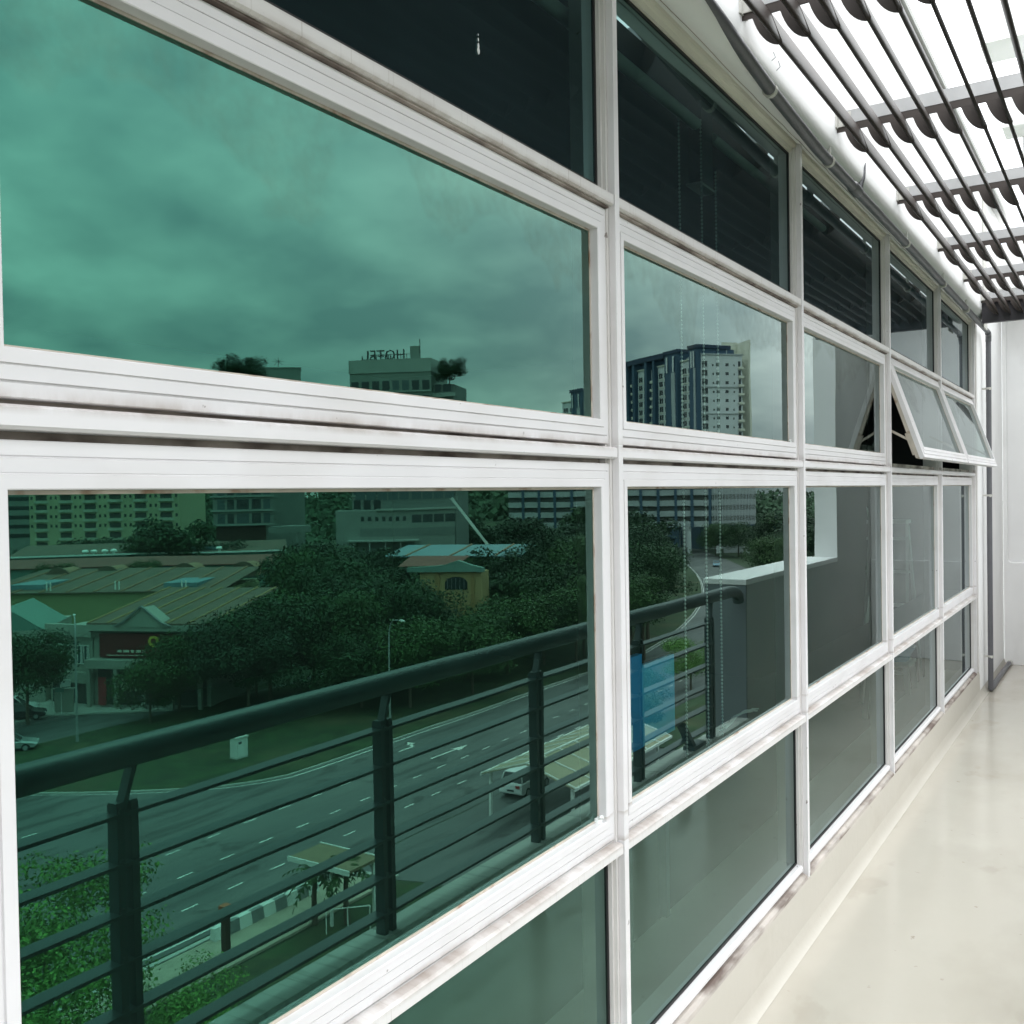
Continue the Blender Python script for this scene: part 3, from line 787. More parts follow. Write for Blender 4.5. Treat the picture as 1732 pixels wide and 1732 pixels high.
up_(MB().extr([(-0.75, 8.10), (-0.05, 8.10), (-0.05, 9.6), (-0.20, 9.6), (-0.42, 8.75), (-0.75, 8.55)], 'y', 15.7, 16.499), 'corbel', M_WALL)

# =================================================================== STREET LEVEL
M_GRASS = mat('mown_grass', (0.026, 0.050, 0.016), 0.95, var=0.5, vscale=0.6, bump=0.5, bscale=6, dirt=[((0.085, 0.075, 0.035), 0.50, 0.68, 0.16, (1, 1, 1), 0.7), ((0.015, 0.03, 0.012), 0.52, 0.62, 0.9, (1, 1, 1), 0.6)])
M_LAND = mat('far_ground', (0.040, 0.065, 0.030), 0.95, var=0.4, vscale=0.03)
M_ASPH = mat('road_asphalt', (0.105, 0.108, 0.108), 0.75, var=0.10, vscale=0.25, bump=0.2, bscale=20, dirt=[((0.040, 0.042, 0.043), 0.52, 0.64, 0.45, (2.4, 0.22, 1), 0.75), ((0.17, 0.168, 0.16), 0.55, 0.70, 0.3, (1.2, 0.06, 1), 0.6), ((0.03, 0.03, 0.03), 0.62, 0.66, 0.8, (.8, 0.5, 1), 0.6)])
M_PAVE = mat('pavement', (0.36, 0.32, 0.25), 0.85, var=0.15, vscale=1.5)
M_KERB = mat('kerb_concrete', (0.42, 0.42, 0.39), 0.85, var=0.12, vscale=2)
M_PAINT = mat('road_paint', (0.70, 0.70, 0.66), 0.7, var=0.12, vscale=3, dirt=[((0.2, 0.2, 0.2), 0.58, 0.70, 6, (1, 1, 1), 0.7)])
M_STEEL = mat('lamp_steel', (0.33, 0.35, 0.35), 0.5, metal=0.3)
M_TRUNK = mat('bark', (0.10, 0.075, 0.055), 0.9, var=0.2)
def leafmat(name, c, isl=0.45):
    return mat(name, c, 0.6, spec=0.25, var=0.30, vscale=0.22, island=isl)
M_LEAF = [leafmat('leaf_dark', (0.022, 0.052, 0.017)), leafmat('leaf_mid', (0.036, 0.078, 0.021)), leafmat('leaf_fresh', (0.11, 0.23, 0.045)), leafmat('leaf_deep', (0.016, 0.038, 0.015))]

b = MB(); b.box(-1500, 1500, -1500, 1500, GZ - 0.6, GZ - 0.02); kind(b.obj('ground', M_LAND), 'structure')
def sheet(name, pts, z, m, k='structure'):
    b = MB(); b.add([(x, y, z) for x, y in pts], [tuple(range(len(pts)))])
    return kind(b.obj(name, m), k)
def slab(name, pts, z0, z1, m):
    b = MB(); b.extr(pts, 'z', z0, z1)
    return kind(b.obj(name, m), 'structure')
RX0, RX1 = 34.9, 50.2
def far_edge(y):       # the far kerb swings away near the junction on the viewer's side
    return RX1 + max(0.0, 50.5 - y) ** 1.75 * 0.155
ys = [-80, -40, 0, 15, 25, 30, 34, 38, 42, 46, 50, 60, 75, 95, 125]
def offs(x, y):
    """the road bends away beyond y = 110"""
    return x + (max(0, y - 105) ** 1.45) * 0.038
yl = list(range(-80, 26, 10)) + list(range(28, 52, 2)) + list(range(55, 110, 8)) + list(range(112, 400, 12))
fe = lambda y: min(far_edge(y), 76.0) if y < 50.5 else offs(RX1, y)
b = MB(); vs = []
for y in yl:
    vs += [(offs(RX0, y), y, GZ + 0.004), (fe(y), y, GZ + 0.004)]
b.add(vs, [(2 * i, 2 * i + 1, 2 * i + 3, 2 * i + 2) for i in range(len(yl) - 1)])
kind(b.obj('road', M_ASPH), 'structure')
# verge between the main road and the service road
v = [(fe(y) + 0.15, y) for y in yl if 35 <= y <= 220]
b = MB(); b.extr([(x, y) for x, y in v] + [(offs(75.2, 220), 220), (offs(75.2, 150), 150), (75.2, 110), (75.3, 46), (72, 38), (66, 35.5)], 'z', GZ + 0.0, GZ + 0.12)
kind(b.obj('grass_verge', M_GRASS), 'structure')
b = MB()
for i in range(len(v) - 1):
    b.bar((v[i][0] - 0.07, v[i][1], GZ + 0.07), (v[i + 1][0] - 0.07, v[i + 1][1], GZ + 0.07), 0.14, 0.14)
kind(b.obj('kerb', M_KERB), 'structure')
slab('service_road', [(75.4, 30), (84.6, 30), (84.6, 53), (82.8, 54.6), (76.3, 60), (76.3, 75), (82, 120), (75.4, 120)], GZ - 0.01, GZ + 0.012, M_ASPH)
slab('forecourt_pavement', [(84.7, 30), (96, 30), (96, 57), (84.9, 58.2), (76.5, 64.5), (76.45, 60.2), (82.9, 54.8), (84.7, 53.1)], GZ - 0.01, GZ + 0.13, M_KERB)
slab('lawn', [(6, -20), (31.2, -20), (31.2, 38.6), (30.2, 39.3), (12, 41)], GZ, GZ + 0.09, M_GRASS)
slab('lawn', [(6, 70), (33, 70), (34.2, 110), (34.2, 200), (6, 200)], GZ, GZ + 0.09, M_GRASS)
slab('pavement', [(31.5, -20), (34.2, -20), (34.2, 38.0), (31.5, 38.6)], GZ, GZ + 0.12, M_PAVE)
slab('kerb', [(34.3, -20), (34.55, -20), (34.55, 37.2), (33.8, 38.8), (31.6, 39.6), (31.6, 39.3), (33.6, 38.5), (34.3, 37)], GZ, GZ + 0.14, M_KERB)
slab('driveway', [(6, 41.3), (30.2, 39.7), (34.8, 38.0), (34.8, 70), (6, 70)], GZ - 0.01, GZ + 0.003, M_ASPH)
# painted lines: lane dashes, edge line, arrows
dm = MB(); dm.add([(-0.055, 0, 0), (0.055, 0, 0), (0.055, 1.0, 0), (-0.055, 1.0, 0)], [(0, 1, 2, 3)]); dash_me = dm.mesh('lane_dash'); dash_me.materials.append(M_PAINT)
rm = empty('road_markings', (42, 50, GZ + 0.008)); kind(rm, 'structure')
def dash(x, y, me=dash_me, n='lane_dash'):
    o = bpy.data.objects.new(n, me); COL.objects.link(o); o.parent = rm; o.location = (x - 42, y - 50, 0); return o
for x0, y0, sl in ((45.3, 35.5, .028), (41.9, 30.6, .022), (38.35, 28.0, .022)):
    y = y0
    while y < 110:
        dash(x0 + (y - 42) * sl, y); y += 2.95
y = 24
while y < 34: dash(54 + (34 - y) * .9, y); y += 2.95
b = MB(); vs = []
for y in yl:
    if 36 <= y <= 300:
        vs += [(fe(y) - 0.35, y - 50, 0), (fe(y) - 0.22, y - 50, 0)]
vs = [(x - 42, y, z) for x, y, z in vs]
b.add(vs, [(2 * i, 2 * i + 1, 2 * i + 3, 2 * i + 2) for i in range(len(vs) // 2 - 1)])
b.obj('edge_line', M_PAINT, rm)
b = MB(); b.add([(35.25 - 42, -75, 0), (35.36 - 42, -75, 0), (35.40 - 42, -12.5, 0), (35.29 - 42, -12.5, 0)], [(0, 1, 2, 3)]); b.add([(35.5 - 42, -6, 0), (35.6 - 42, -6, 0), (35.9 - 42, 60, 0), (35.8 - 42, 60, 0)], [(0, 1, 2, 3)])
b.obj('edge_line', M_PAINT, rm)
def arrow(x, y, turn):
    b = MB()
    if turn:
        b.add([(-.08, 0, 0), (.08, 0, 0), (.08, 2.0, 0), (-.08, 2.0, 0)], [(0, 1, 2, 3)])
        b.add([(.08, 1.7, 0), (.75, 2.2, 0), (.65, 2.45, 0), (.08, 2.0, 0)], [(0, 1, 2, 3)])
        b.add([(.6, 1.9, 0), (1.25, 2.65, 0), (.5, 2.75, 0)], [(0, 1, 2)])
    else:
        b.add([(-.08, 0, 0), (.08, 0, 0), (.08, 3.0, 0), (-.08, 3.0, 0)], [(0, 1, 2, 3)])
        b.add([(-.4, 3.0, 0), (.4, 3.0, 0), (0, 4.6, 0)], [(0, 1, 2)])
    o = b.obj('lane_arrow', M_PAINT, rm); o.location = (x - 42, y - 50, 0)
arrow(47.7, 59.4, True); arrow(44.2, 59.0, False); arrow(40.6, 59.4, False)
# parking bay lines on the service road
for y in (60.5, 63.6):
    b = MB(); b.box(77.6, 81.2, y, y + .1, GZ + 0.014, GZ + 0.018); kind(b.obj('parking_line', M_PAINT), 'structure')

# striped roadside barrier blocks
M_WPAINT = mat('white_paint', (0.72, 0.73, 0.70), 0.6, var=0.08)
M_GPAINT = mat('grey_paint', (0.20, 0.21, 0.21), 0.7, var=0.1)
bt = empty('roadside_barrier', (34.0, 32, GZ + 0.12)); tag(bt, 'low concrete roadside barrier painted in white and grey stripes beside the pavement', 'barrier')
for q in range(9):
    b = MB(); b.extr([(-.20, 0), (.20, 0), (.12, .55), (-.12, .55)], 'y', -2.6 + q * .72, -2.6 + q * .72 + .715)
    b.obj('barrier_block', M_WPAINT if q % 2 == 0 else M_GPAINT, bt)
gp = empty('gate_pillar', (32.2, 28.6, GZ)); tag(gp, 'dark brown pillar with an orange cap standing by the striped barrier', 'pillar')
M_BRN = mat('dark_brown_paint', (0.05, 0.025, 0.018), 0.6); M_ORG = mat('orange_cap', (0.40, 0.11, 0.05), 0.6)
MB().box(-.14, .14, -.14, .14, 0, 2.25).obj('shaft', M_BRN, gp); MB().box(-.20, .20, -.20, .20, 2.251, 2.42).obj('cap', M_ORG, gp)
cbx = empty('electrical_cabinet', (57.3, 51.7, GZ + .1)); tag(cbx, 'pale upright electrical cabinet alone on the grass verge', 'cabinet')
MB().box(-.4, .4, -.55, .55, 0.12, 1.55).obj('body', M_WPAINT, cbx, bevel=.02); MB().box(-.47, .47, -.62, .62, 1.551, 1.66).obj('roof', M_CONC, cbx); MB().box(-.42, .42, -.57, .57, 0, .119).obj('base', M_CONC, cbx)
MB().box(-.415, -.401, -.45, .1, .3, 1.4).obj('door', M_WPL, cbx); MB().box(-.43, -.416, -.38, -.1, 1.15, 1.33).obj('meter_window', M_RAIL, cbx)

# street lamps
def lamp(x, y, h, rz, label, arm=2.4):
    r = empty('street_lamp', (x, y, GZ + .1), rz); tag(r, label, 'street lamp', 'street lamps along the main road')
    MB().tube([(0, 0, 0), (0, 0, 1.2), (0, 0, h - 1.8)], [.13, .10, .07], 8).obj('pole', M_STEEL, r, smooth=True)
    pts = [(0, 0, h - 1.82), (.06, 0, h - 1.2), (.35, 0, h - .5), (.9, 0, h - .12), (arm, 0, h)]
    MB().tube(pts, [.07, .065, .06, .05, .045], 8).obj('arm', M_STEEL, r, smooth=True)
    MB().box(arm - .05, arm + .6, -.12, .12, h - .06, h + .07).obj('lamp_head', M_WPAINT, r, bevel=.02)
lamp(73.0, 48.5, 10.2, math.radians(32), 'tall grey street lamp standing by the service road near the silver car')
lamp(53.4, 65.3, 9.4, math.radians(205), 'street lamp half hidden in the trees behind the handrail')
lamp(66.5, 119.3, 9.6, math.radians(200), 'distant street lamp over the trees before the blue car park')
lamp(104, 250, 10, math.radians(180), 'farthest street lamp where the road bends')

# ---------------------------------------------------------------- trees
def crown_mesh(seed, n, lobes, leaf, flat=0.8, R=1.0, hollow=.55):
    """leaf-sized faces spread through uneven clumps; unit radius, centred at z = 0"""
    g = np.random.default_rng(seed)
    C = []
    for i in range(lobes):
        a = g.uniform(0, 2 * math.pi); rr = g.uniform(.15, .78); z = g.uniform(-.62, .62) * flat
        C.append((rr * math.cos(a), rr * math.sin(a), z, g.uniform(.22, .42)))
    C = np.array(C)
    w = C[:, 3] ** 2; idx = g.choice(lobes, n, p=w / w.sum())
    d = g.normal(size=(n, 3)); d /= np.linalg.norm(d, axis=1)[:, None]
    rad = C[idx, 3] * g.uniform(hollow, 1.08, n)
    P = C[idx, :3] + d * rad[:, None] * np.array([1, 1, .72])
    nrm = d + g.normal(scale=.55, size=(n, 3)) + np.array([0, 0, .45])
    nrm /= np.linalg.norm(nrm, axis=1)[:, None]
    t = np.cross(nrm, g.normal(size=(n, 3))); t /= np.linalg.norm(t, axis=1)[:, None]
    u = np.cross(nrm, t)
    s = leaf * g.uniform(.6, 1.4, n)[:, None]
    V = np.stack([P - t * s, P + u * s * .55, P + t * s, P - u * s * .55], 1).reshape(-1, 3) * R
    me = bpy.data.meshes.new('crown')
    me.from_pydata(V.tolist(), [], [(4 * i, 4 * i + 1, 4 * i + 2, 4 * i + 3) for i in range(n)])
    return me
CR = {}
def crown(kindn):
    if kindn not in CR:
        seed, n, lobes, leaf, flat, mi = {
            'broad': (1, 15000, 46, .028, .75, 0), 'tall': (2, 8000, 28, .038, 1.15, 0), 'loose': (3, 9000, 30, .028, .85, 1), 'bushy': (4, 13000, 50, .026, .8, 1),
            'deep': (5, 14000, 40, .029, .85, 3), 'fresh': (6, 13000, 34, .021, .8, 2), 'far': (7, 9000, 34, .040, .8, 3), 'farmid': (8, 9000, 32, .040, .75, 0)}[kindn]
        me = crown_mesh(seed, n, lobes, leaf, flat)
        me.materials.append(M_LEAF[mi]); CR[kindn] = me
    return CR[kindn]
TR = {}
def trunk_mesh(seed):
    if seed not in TR:
        r = random.Random(seed); b = MB()
        b.tube([(0, 0, 0), (.01, .01, .25), (.0, .02, .5), (.02, 0, .72)], [.045, .036, .03, .02], 8)
        for q in range(6):
            a = q * 1.05 + r.uniform(-.3, .3); z = r.uniform(.3, .6)
            b.tube([(0, 0, z), (.10 * math.cos(a), .10 * math.sin(a), z + .10), (.26 * math.cos(a), .26 * math.sin(a), z + .24)], [.018, .012, .004], 5)
        me = b.mesh('trunk'); me.materials.append(M_TRUNK); TR[seed] = me
    return TR[seed]
def tree(x, y, ztop, rad, kindn, label, group='trees along the street', base=GZ, vs=.82):
    h = ztop - base
    r = empty('tree', (x, y, base)); tag(r, label, 'tree', group)
    rad *= 1.12; vs *= 1.08
    t = put('trunk', trunk_mesh(int(x * 7) % 4), None, r); t.scale = (h * .40, h * .40, h * .8)
    c = put('crown', crown(kindn), None, r)
    rz = rad * vs; c.location = (0, 0, h - rz * .93); c.scale = (rad, rad, rz); c.rotation_euler = (0, 0, (x * 13.7 + y * 3.1) % 6.28)
    return r
BG = 'background trees behind the tiled roofs'
FARL = ['tall far tree left of the condominium base', 'far tree under the left half of the yellow apartments', 'far tree under the middle of the yellow apartments', 'far tree under the right half of the yellow apartments', 'leftmost tree of the far belt', 'far tree just left of the condominium base', 'far tree in front of the condominium base', 'bushy far tree right of the tall one by the condominium', 'far tree at the very left edge below the apartments', 'far tree behind the crane boom', 'far tree between condominium and hotel podium', 'far tree covering the foot of the podium', 'far tree right of the crane', 'far tree left of the blue car park', 'small far tree at the left end of the podium', 'small far tree below the podium canopy', 'large far tree behind the hotel', 'far tree over the long blue roofed shed', 'large tree on the rise behind the hotel podium', 'large tree below the left end of the car park', 'tree against the middle of the car park', 'tree under the car park louvres', 'tree right of the car park louvres', 'outermost far tree before the white reveal']
tree(68.4, 65.5, -5.9, 5.6, 'broad', 'dark broad tree rising in front of the shop gable, left of the tree group')
tree(66.2, 60.8, -7.8, 4.6, 'deep', 'dense dark tree reaching down to the forecourt beside the handrail')
tree(67.0, 71.5, -5.8, 6.0, 'bushy', 'thick green tree in the middle of the roadside group')
tree(96.1, 100.7, -2.3, 8.0, 'broad', 'tallest dark tree of the middle, crown reaching the hotel podium')
tree(85.4, 99.5, -3.4, 7.0, 'deep', 'wide dark tree just behind the roadside group, below the hotel')
tree(66.0, 83.0, -5.2, 6.0, 'broad', 'dark tree left of the yellow house with the arched window')
tree(56.5, 72.0, -8.2, 4.8, 'loose', 'fresh green tree above the handrail near the lane arrows')
tree(54.8, 79.5, -8.9, 4.8, 'bushy', 'low spreading tree in front of the yellow arched house')
tree(57.5, 90.2, -7.4, 5.6, 'loose', 'loose green tree right of the yellow arched house')
tree(61.5, 104.0, -4.6, 6.6, 'broad', 'wide dark tree at the far end of the nearest bay, by the distant lamp')
tree(64.5, 116.0, -1.2, 6.6, 'deep', 'tall dark tree under the blue car park, upper right of the lower window')
tree(58.4, 113.0, -2.0, 5.6, 'bushy', 'dark tree against the mullion below the blue and white tower')
tree(53.0, 98.0, -7.0, 5.0, 'loose', 'low green tree above the railing end of the nearest bay')
tree(74.8, 60.2, -9.2, 3.6, 'loose', 'thin pale green tree covering the right part of the red shop sign', vs=1.0)
tree(73.2, 55.8, -11.0, 3.2, 'loose', 'small round tree in front of the shop canopy', vs=1.0)
tree(83.2, 50.2, -8.5, 4.4, 'broad', 'dark tree at the left edge, covering the side of the white shop')
tree(48.6, 106.5, -2.6, 5.6, 'broad', 'big dark tree filling the left of the second bay below the car park')
tree(54.0, 119.5, -2.0, 4.8, 'deep', 'dark tree behind the first one of the second bay')
tree(45.6, 96.0, -6.0, 4.4, 'bushy', 'dense round tree just above the railing in the second bay')
tree(81.0, 176.0, -7.8, 4.5, 'bushy', 'small tree edging the far road on its near side')
tree(69.5, 152.0, -7.0, 5.0, 'loose', 'tree leaning over the far road from its near side')
tree(108.0, 288.0, -6.5, 6.0, 'bushy', 'green tree between the far road and the car park, closest to the bead chains')
tree(99.5, 284.0, -5.6, 6.5, 'broad', 'second green tree right of the far road')
tree(88.0, 276.0, -4.6, 7.0, 'deep', 'dark tree right of the far road, next to the white reveal')
tree(59.5, 196.1, -5.2, 5.5, 'broad', 'large dark tree above the parapet in the second bay')
tree(57.0, 184.4, -5.6, 6.0, 'bushy', 'brown green tree above the white parapet top')
for (x, y, zt, rd, kn, lb) in [
    (71.5, 74.5, -7.0, 5.6, 'deep', 'dark tree filling the gap behind the middle roadside trees'),
    (60.5, 69.5, -9.6, 4.6, 'broad', 'low dark tree just above the handrail, left of the street lamp'),
    (62.5, 77.5, -8.2, 5.4, 'deep', 'dark tree between the street lamp and the ochre house'),
    (76.5, 87.0, -5.4, 6.2, 'broad', 'broad dark tree between the roof rows and the ochre house'),
    (82.0, 91.5, -4.0, 6.6, 'broad', 'tall dark tree straight below the small square podium windows'),
    (92.0, 95.0, -3.6, 6.4, 'bushy', 'green tree beside the tallest one, right of the half round gables'),
    (60.2, 86.5, -9.4, 4.8, 'deep', 'dark crown hiding the foot of the ochre house'),
    (57.0, 97.5, -8.2, 5.0, 'broad', 'dark crown above the handrail, left of the thick mullion'),
    (55.5, 104.5, -6.6, 5.2, 'bushy', 'green crown touching the far edge of the nearest lower pane'),
    (69.8, 106.5, -3.4, 6.6, 'deep', 'dark tree behind the long blue roofed shed'),
    (73.0, 68.0, -9.6, 4.2, 'broad', 'short dark tree right against the shop roof end'),
    (48.5, 103.0, -7.2, 4.0, 'deep', 'dark low tree by the road at the left of the second bay'),
    (61.0, 131.0, -3.6, 5.0, 'broad', 'dark tree left of the far curved road'),
    (66.5, 143.0, -4.6, 5.0, 'bushy', 'green tree where the far road begins to curve')]:
    tree(x, y, zt, rd, kn, lb)
for i, (x, y, zt, rd, kn) in enumerate([(155.4, 124.6, .6, 9, 'farmid'), (195.7, 128.5, -4.6, 8, 'far'), (190.3, 136.4, -4.2, 8, 'far'), (182.6, 138.4, -4.8, 8, 'far'), (185.8, 116.1, -5.2, 8, 'far'), (168.0, 138.0, -4.0, 8, 'far'), (161.8, 142.3, -5.8, 8, 'farmid'), (150, 132, -4.5, 7, 'far'), (204, 121, -6, 8, 'farmid'),
        (115.7, 186.5, -1.6, 9, 'far'), (128, 160.5, -6, 6, 'farmid'), (140, 148, -5.8, 6, 'far'), (105, 196, -2.6, 9, 'far'), (98, 206, -2.0, 9, 'farmid'), (112, 150, -6.2, 6, 'farmid'), (120, 143, -6.5, 6, 'far'), (130, 208, -1.5, 10, 'far'), (90, 190, -3.5, 8, 'far'), (150, 210, -1, 12, 'far'), (118, 250, 0, 12, 'far'), (135, 262, 1.5, 12, 'farmid'), (92, 300, -3, 9, 'far'), (78, 268, -2, 9, 'farmid'), (68, 250, -2, 9, 'far')]):
    tree(x, y, zt, rd, kn, FARL[i] + ', dark green', BG)
# near trees seen from above, at the foot of this building
tree(31.0, 19.5, -9.9, 3.5, 'fresh', 'bright green feathery tree top nearest the left edge, behind the railing', 'trees at the foot of the building')
tree(27.8, 16.4, -10.2, 3.6, 'fresh', 'bright green tree top low at the left, under the first railing posts', 'trees at the foot of the building')
tree(24.0, 13.6, -11.3, 3.2, 'fresh', 'lowest bright green tree top in the bottom corner of the window', 'trees at the foot of the building')
tree(26.6, 21.2, -13.6, 2.5, 'fresh', 'small leafy tree between the railing post and the orange capped pillar', 'trees at the foot of the building')
tree(23.6, 18.2, -13.0, 2.6, 'fresh', 'leafy tree below the railing just right of the double post', 'trees at the foot of the building')
tree(36.8, 80.0, -13.2, 2.6, 'loose', 'small tree under the pale drive canopy', 'trees at the foot of the building')
tree(31.6, 68.0, -12.6, 2.3, 'loose', 'thin branching tree seen through the railing in the second bay', 'trees at the foot of the building')
tree(36.5, 92.0, -12.0, 3.0, 'fresh', 'yellow green young tree by the road edge, behind the last railing bars', 'trees at the foot of the building')
# palms
def palm(x, y, h, label):
    r = empty('palm_tree', (x, y, GZ + .1)); tag(r, label, 'palm', 'small palms by the bus shelter')
    MB().tube([(0, 0, 0), (.05, 0, h * .5), (0, .04, h)], [.16, .12, .10], 8).obj('trunk', M_TRUNK, r)
    rr = random.Random(int(x * 10)); b = MB()
    for q in range(22):
        a = q * 2.4 + rr.uniform(-.2, .2); el = rr.uniform(-.2, 1.1); L = rr.uniform(1.2, 1.7)
        prev = None
        for k in range(9):
            t = k / 8; rad = L * t * math.cos(el * (1 - .3 * t)); z = h + L * t * math.sin(el) - 1.1 * t * t
            p = Vector((rad * math.cos(a), rad * math.sin(a), z))
            if prev is not None:
                w = .30 * math.sin(math.pi * (t * .85 + .12)); sd = Vector((-math.sin(a), math.cos(a), 0)) * w
                b.add([prev, p, p + sd + Vector((0, 0, -.10))], [(0, 1, 2)]); b.add([prev, p, p - sd + Vector((0, 0, -.10))], [(0, 2, 1)])
            prev = p
    b.obj('frond_crown', M_LEAF[1], r)
palm(31.3, 33.0, 2.4, 'small palm on the lawn, left of the two by the white shelter post')
palm(30.0, 33.8, 2.6, 'small palm on the lawn, right of the two, beside the railing post')
# distant wood on rising ground
g = np.random.default_rng(11); n = 90000
ang = g.uniform(math.radians(20), math.radians(88), n); dist = g.uniform(430, 900, n)
hz = GZ + (dist - 430) * .045 + 9 * np.sin(ang * 7 + 1) + 7 * np.sin(ang * 13) + 4 * np.sin(ang * 41 + dist * .02)
P = np.stack([dist * np.cos(ang), dist * np.sin(ang), hz + g.uniform(-3, 6, n)], 1)
nr = g.normal(size=(n, 3)) + np.array([-.4, -.6, .8]); nr /= np.linalg.norm(nr, axis=1)[:, None]
t = np.cross(nr, g.normal(size=(n, 3))); t /= np.linalg.norm(t, axis=1)[:, None]; u = np.cross(nr, t)
s = g.uniform(0.9, 2.2, n)[:, None]
V = np.stack([P - t * s, P + u * s, P + t * s, P - u * s], 1).reshape(-1, 3)
me = bpy.data.meshes.new('distant_wood'); me.from_pydata(V.tolist(), [], [(4 * i, 4 * i + 1, 4 * i + 2, 4 * i + 3) for i in range(n)])
kind(put('distant_wood', me, mat('far_leaf', (0.045, 0.085, 0.045), 0.9, var=.25, vscale=.02, island=.4)), 'stuff', 'far dark wood on the low hills')
b = MB(); vs = []; nn = 60
for i in range(nn):
    a = math.radians(15 + 78 * i / (nn - 1))
    for d in (380, 430, 900, 1300):
        hh = GZ - .5 if d < 400 else GZ + (min(d, 900) - 430) * .045 + 9 * math.sin(a * 7 + 1) + 7 * math.sin(a * 13) - 3
        vs.append((d * math.cos(a), d * math.sin(a), hh))
b.add(vs, [(i * 4 + j, (i + 1) * 4 + j, (i + 1) * 4 + j + 1, i * 4 + j + 1) for i in range(nn - 1) for j in range(3)])
kind(b.obj('hills', M_LAND), 'structure')

# ---------------------------------------------------------------- buildings
class Bld:
    """local frame: x along the front from its right end A (seen in the mirror) to B, y into the building, z up from the street"""
    def __init__(s, name, A, B, label, cat='building', base=GZ):
        s.o = empty(name, (A[0], A[1], base), math.atan2(B[1] - A[1], B[0] - A[0]))
        s.W = math.hypot(B[0] - A[0], B[1] - A[1]); s.base = base
        tag(s.o, label, cat); s.shared = {}
    def box(s, name, x0, x1, y0, y1, z0, z1, m, par=None, bevel=0):
        b = MB(); b.box(x0, x1, y0, y1, z0 - s.base, z1 - s.base); return b.obj(name, m, par or s.o, bevel=bevel)
    def win(s, x, z, w, h, m, name='window', depth=.12, y=0.0, fr=None):
        key = (round(w, 2), round(h, 2), m.name, fr and fr.name)
        if key not in s.shared:
            b = MB(); b.box(-w / 2, w / 2, -depth * .25, depth, 0, h); me = b.mesh(name); me.materials.append(m)
            if fr:
                t = .09
                me2b = MB(); me2b.box(-w / 2 - t, w / 2 + t, -depth, -depth * .25 - .01, -t, 0); me2b.box(-w / 2 - t, w / 2 + t, -depth, -depth * .25 - .01, h, h + t)
                for q in (-w / 2 - t, -t / 2, w / 2): me2b.box(q, q + t, -depth, -depth * .25 - .01, 0.002, h - .002)
                mf = me2b.mesh('frame'); mf.materials.append(fr)
            else: mf = None
            s.shared[key] = (me, mf)
        me, mf = s.shared[key]
        o = bpy.data.objects.new(name, me); COL.objects.link(o); o.parent = s.o; o.location = (x, y, z - s.base)
        if mf:
            f = bpy.data.objects.new('frame', mf); COL.objects.link(f); f.parent = o
        return o
C = lambda n, c, **k: mat(n, c, k.pop('rough', .7), var=k.pop('var', .06), vscale=k.pop('vscale', .4), **k)
M_WIN = C('dark_window', (0.025, 0.035, 0.040), rough=.12, spec=.7)
M_WIN2 = C('grey_window', (0.08, 0.11, 0.12), rough=.15, spec=.6)
M_CREAM = C('cream_wall', (0.43, 0.42, 0.28)); M_CREAM2 = C('pale_slab', (0.46, 0.48, 0.40)); M_SHADE = C('recess_shade', (0.07, 0.075, 0.07))  # the recess colour is painted shade for hollow places
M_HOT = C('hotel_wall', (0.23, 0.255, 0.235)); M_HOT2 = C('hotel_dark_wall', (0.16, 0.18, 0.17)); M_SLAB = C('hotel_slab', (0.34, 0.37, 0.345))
M_TW = C('tower_white', (0.62, 0.65, 0.66)); M_TGREY = C('tower_grey', (0.38, 0.41, 0.42)); M_BLUE = C('tower_blue', (0.040, 0.085, 0.14)); M_BLUE2 = C('tower_dark_blue', (0.02, 0.04, 0.08)); M_TCR = C('tower_cream', (0.66, 0.66, 0.56))
M_TILE = mat('brown_roof_tile', (0.135, 0.095, 0.070), .85, var=.22, vscale=.6, bump=.3, bscale=3, dirt=[((.08, .09, .06), .5, .7, .35, (1, 1, 1), .7)])
M_REDT = mat('red_brown_roof', (0.19, 0.065, 0.05), .8, var=.2, vscale=.6)
M_TEALW = C('teal_wall', (0.15, 0.26, 0.23)); M_YELW = C('yellow_green_wall', (0.30, 0.31, 0.16)); M_BLUEW = C('blue_sheet', (0.10, 0.24, 0.36)); M_SKYR = C('pale_blue_roof', (0.15, 0.25, 0.29)); M_ARC = C('orange_brown_gable', (0.30, 0.16, 0.09))
M_SHOPW = C('shop_wall', (0.34, 0.355, 0.31), dirt=[((.25, .26, .22), .5, .7, 1.0, (1, 1, .3), .5)]); M_SIGN = C('dark_red_sign', (0.13, 0.012, 0.014)); M_YEL = C('sign_yellow', (0.65, 0.50, 0.08)); M_PALE = C('sign_pale', (0.6, 0.58, 0.5))
M_YH = C('ochre_wall', (0.44, 0.31, 0.15)); M_YH2 = C('ochre_dark', (0.36, 0.22, 0.09)); M_GREENT = C('green_trim', (0.10, 0.20, 0.08))

def text(par, s_, x, y, z, size, m, name='lettering', ext=.08, back=False):
    cu = bpy.data.curves.new(name, 'FONT'); cu.body = s_; cu.size = size; cu.extrude = ext; cu.align_x = 'LEFT'
    cu.resolution_u = 2
    o = bpy.data.objects.new(name, cu); COL.objects.link(o); o.parent = par
    cu.materials.append(m)
    bpy.context.view_layer.update()
    me = bpy.data.meshes.new_from_object(o.evaluated_get(bpy.context.evaluated_depsgraph_get()))
    bpy.data.objects.remove(o)
    o = put(name, me, m, par)
    o.location = (x, y, z); o.rotation_euler = (math.pi / 2, 0, math.pi if back else 0)
    return o
M_LET = C('sign_letters', (0.04, 0.05, 0.05))

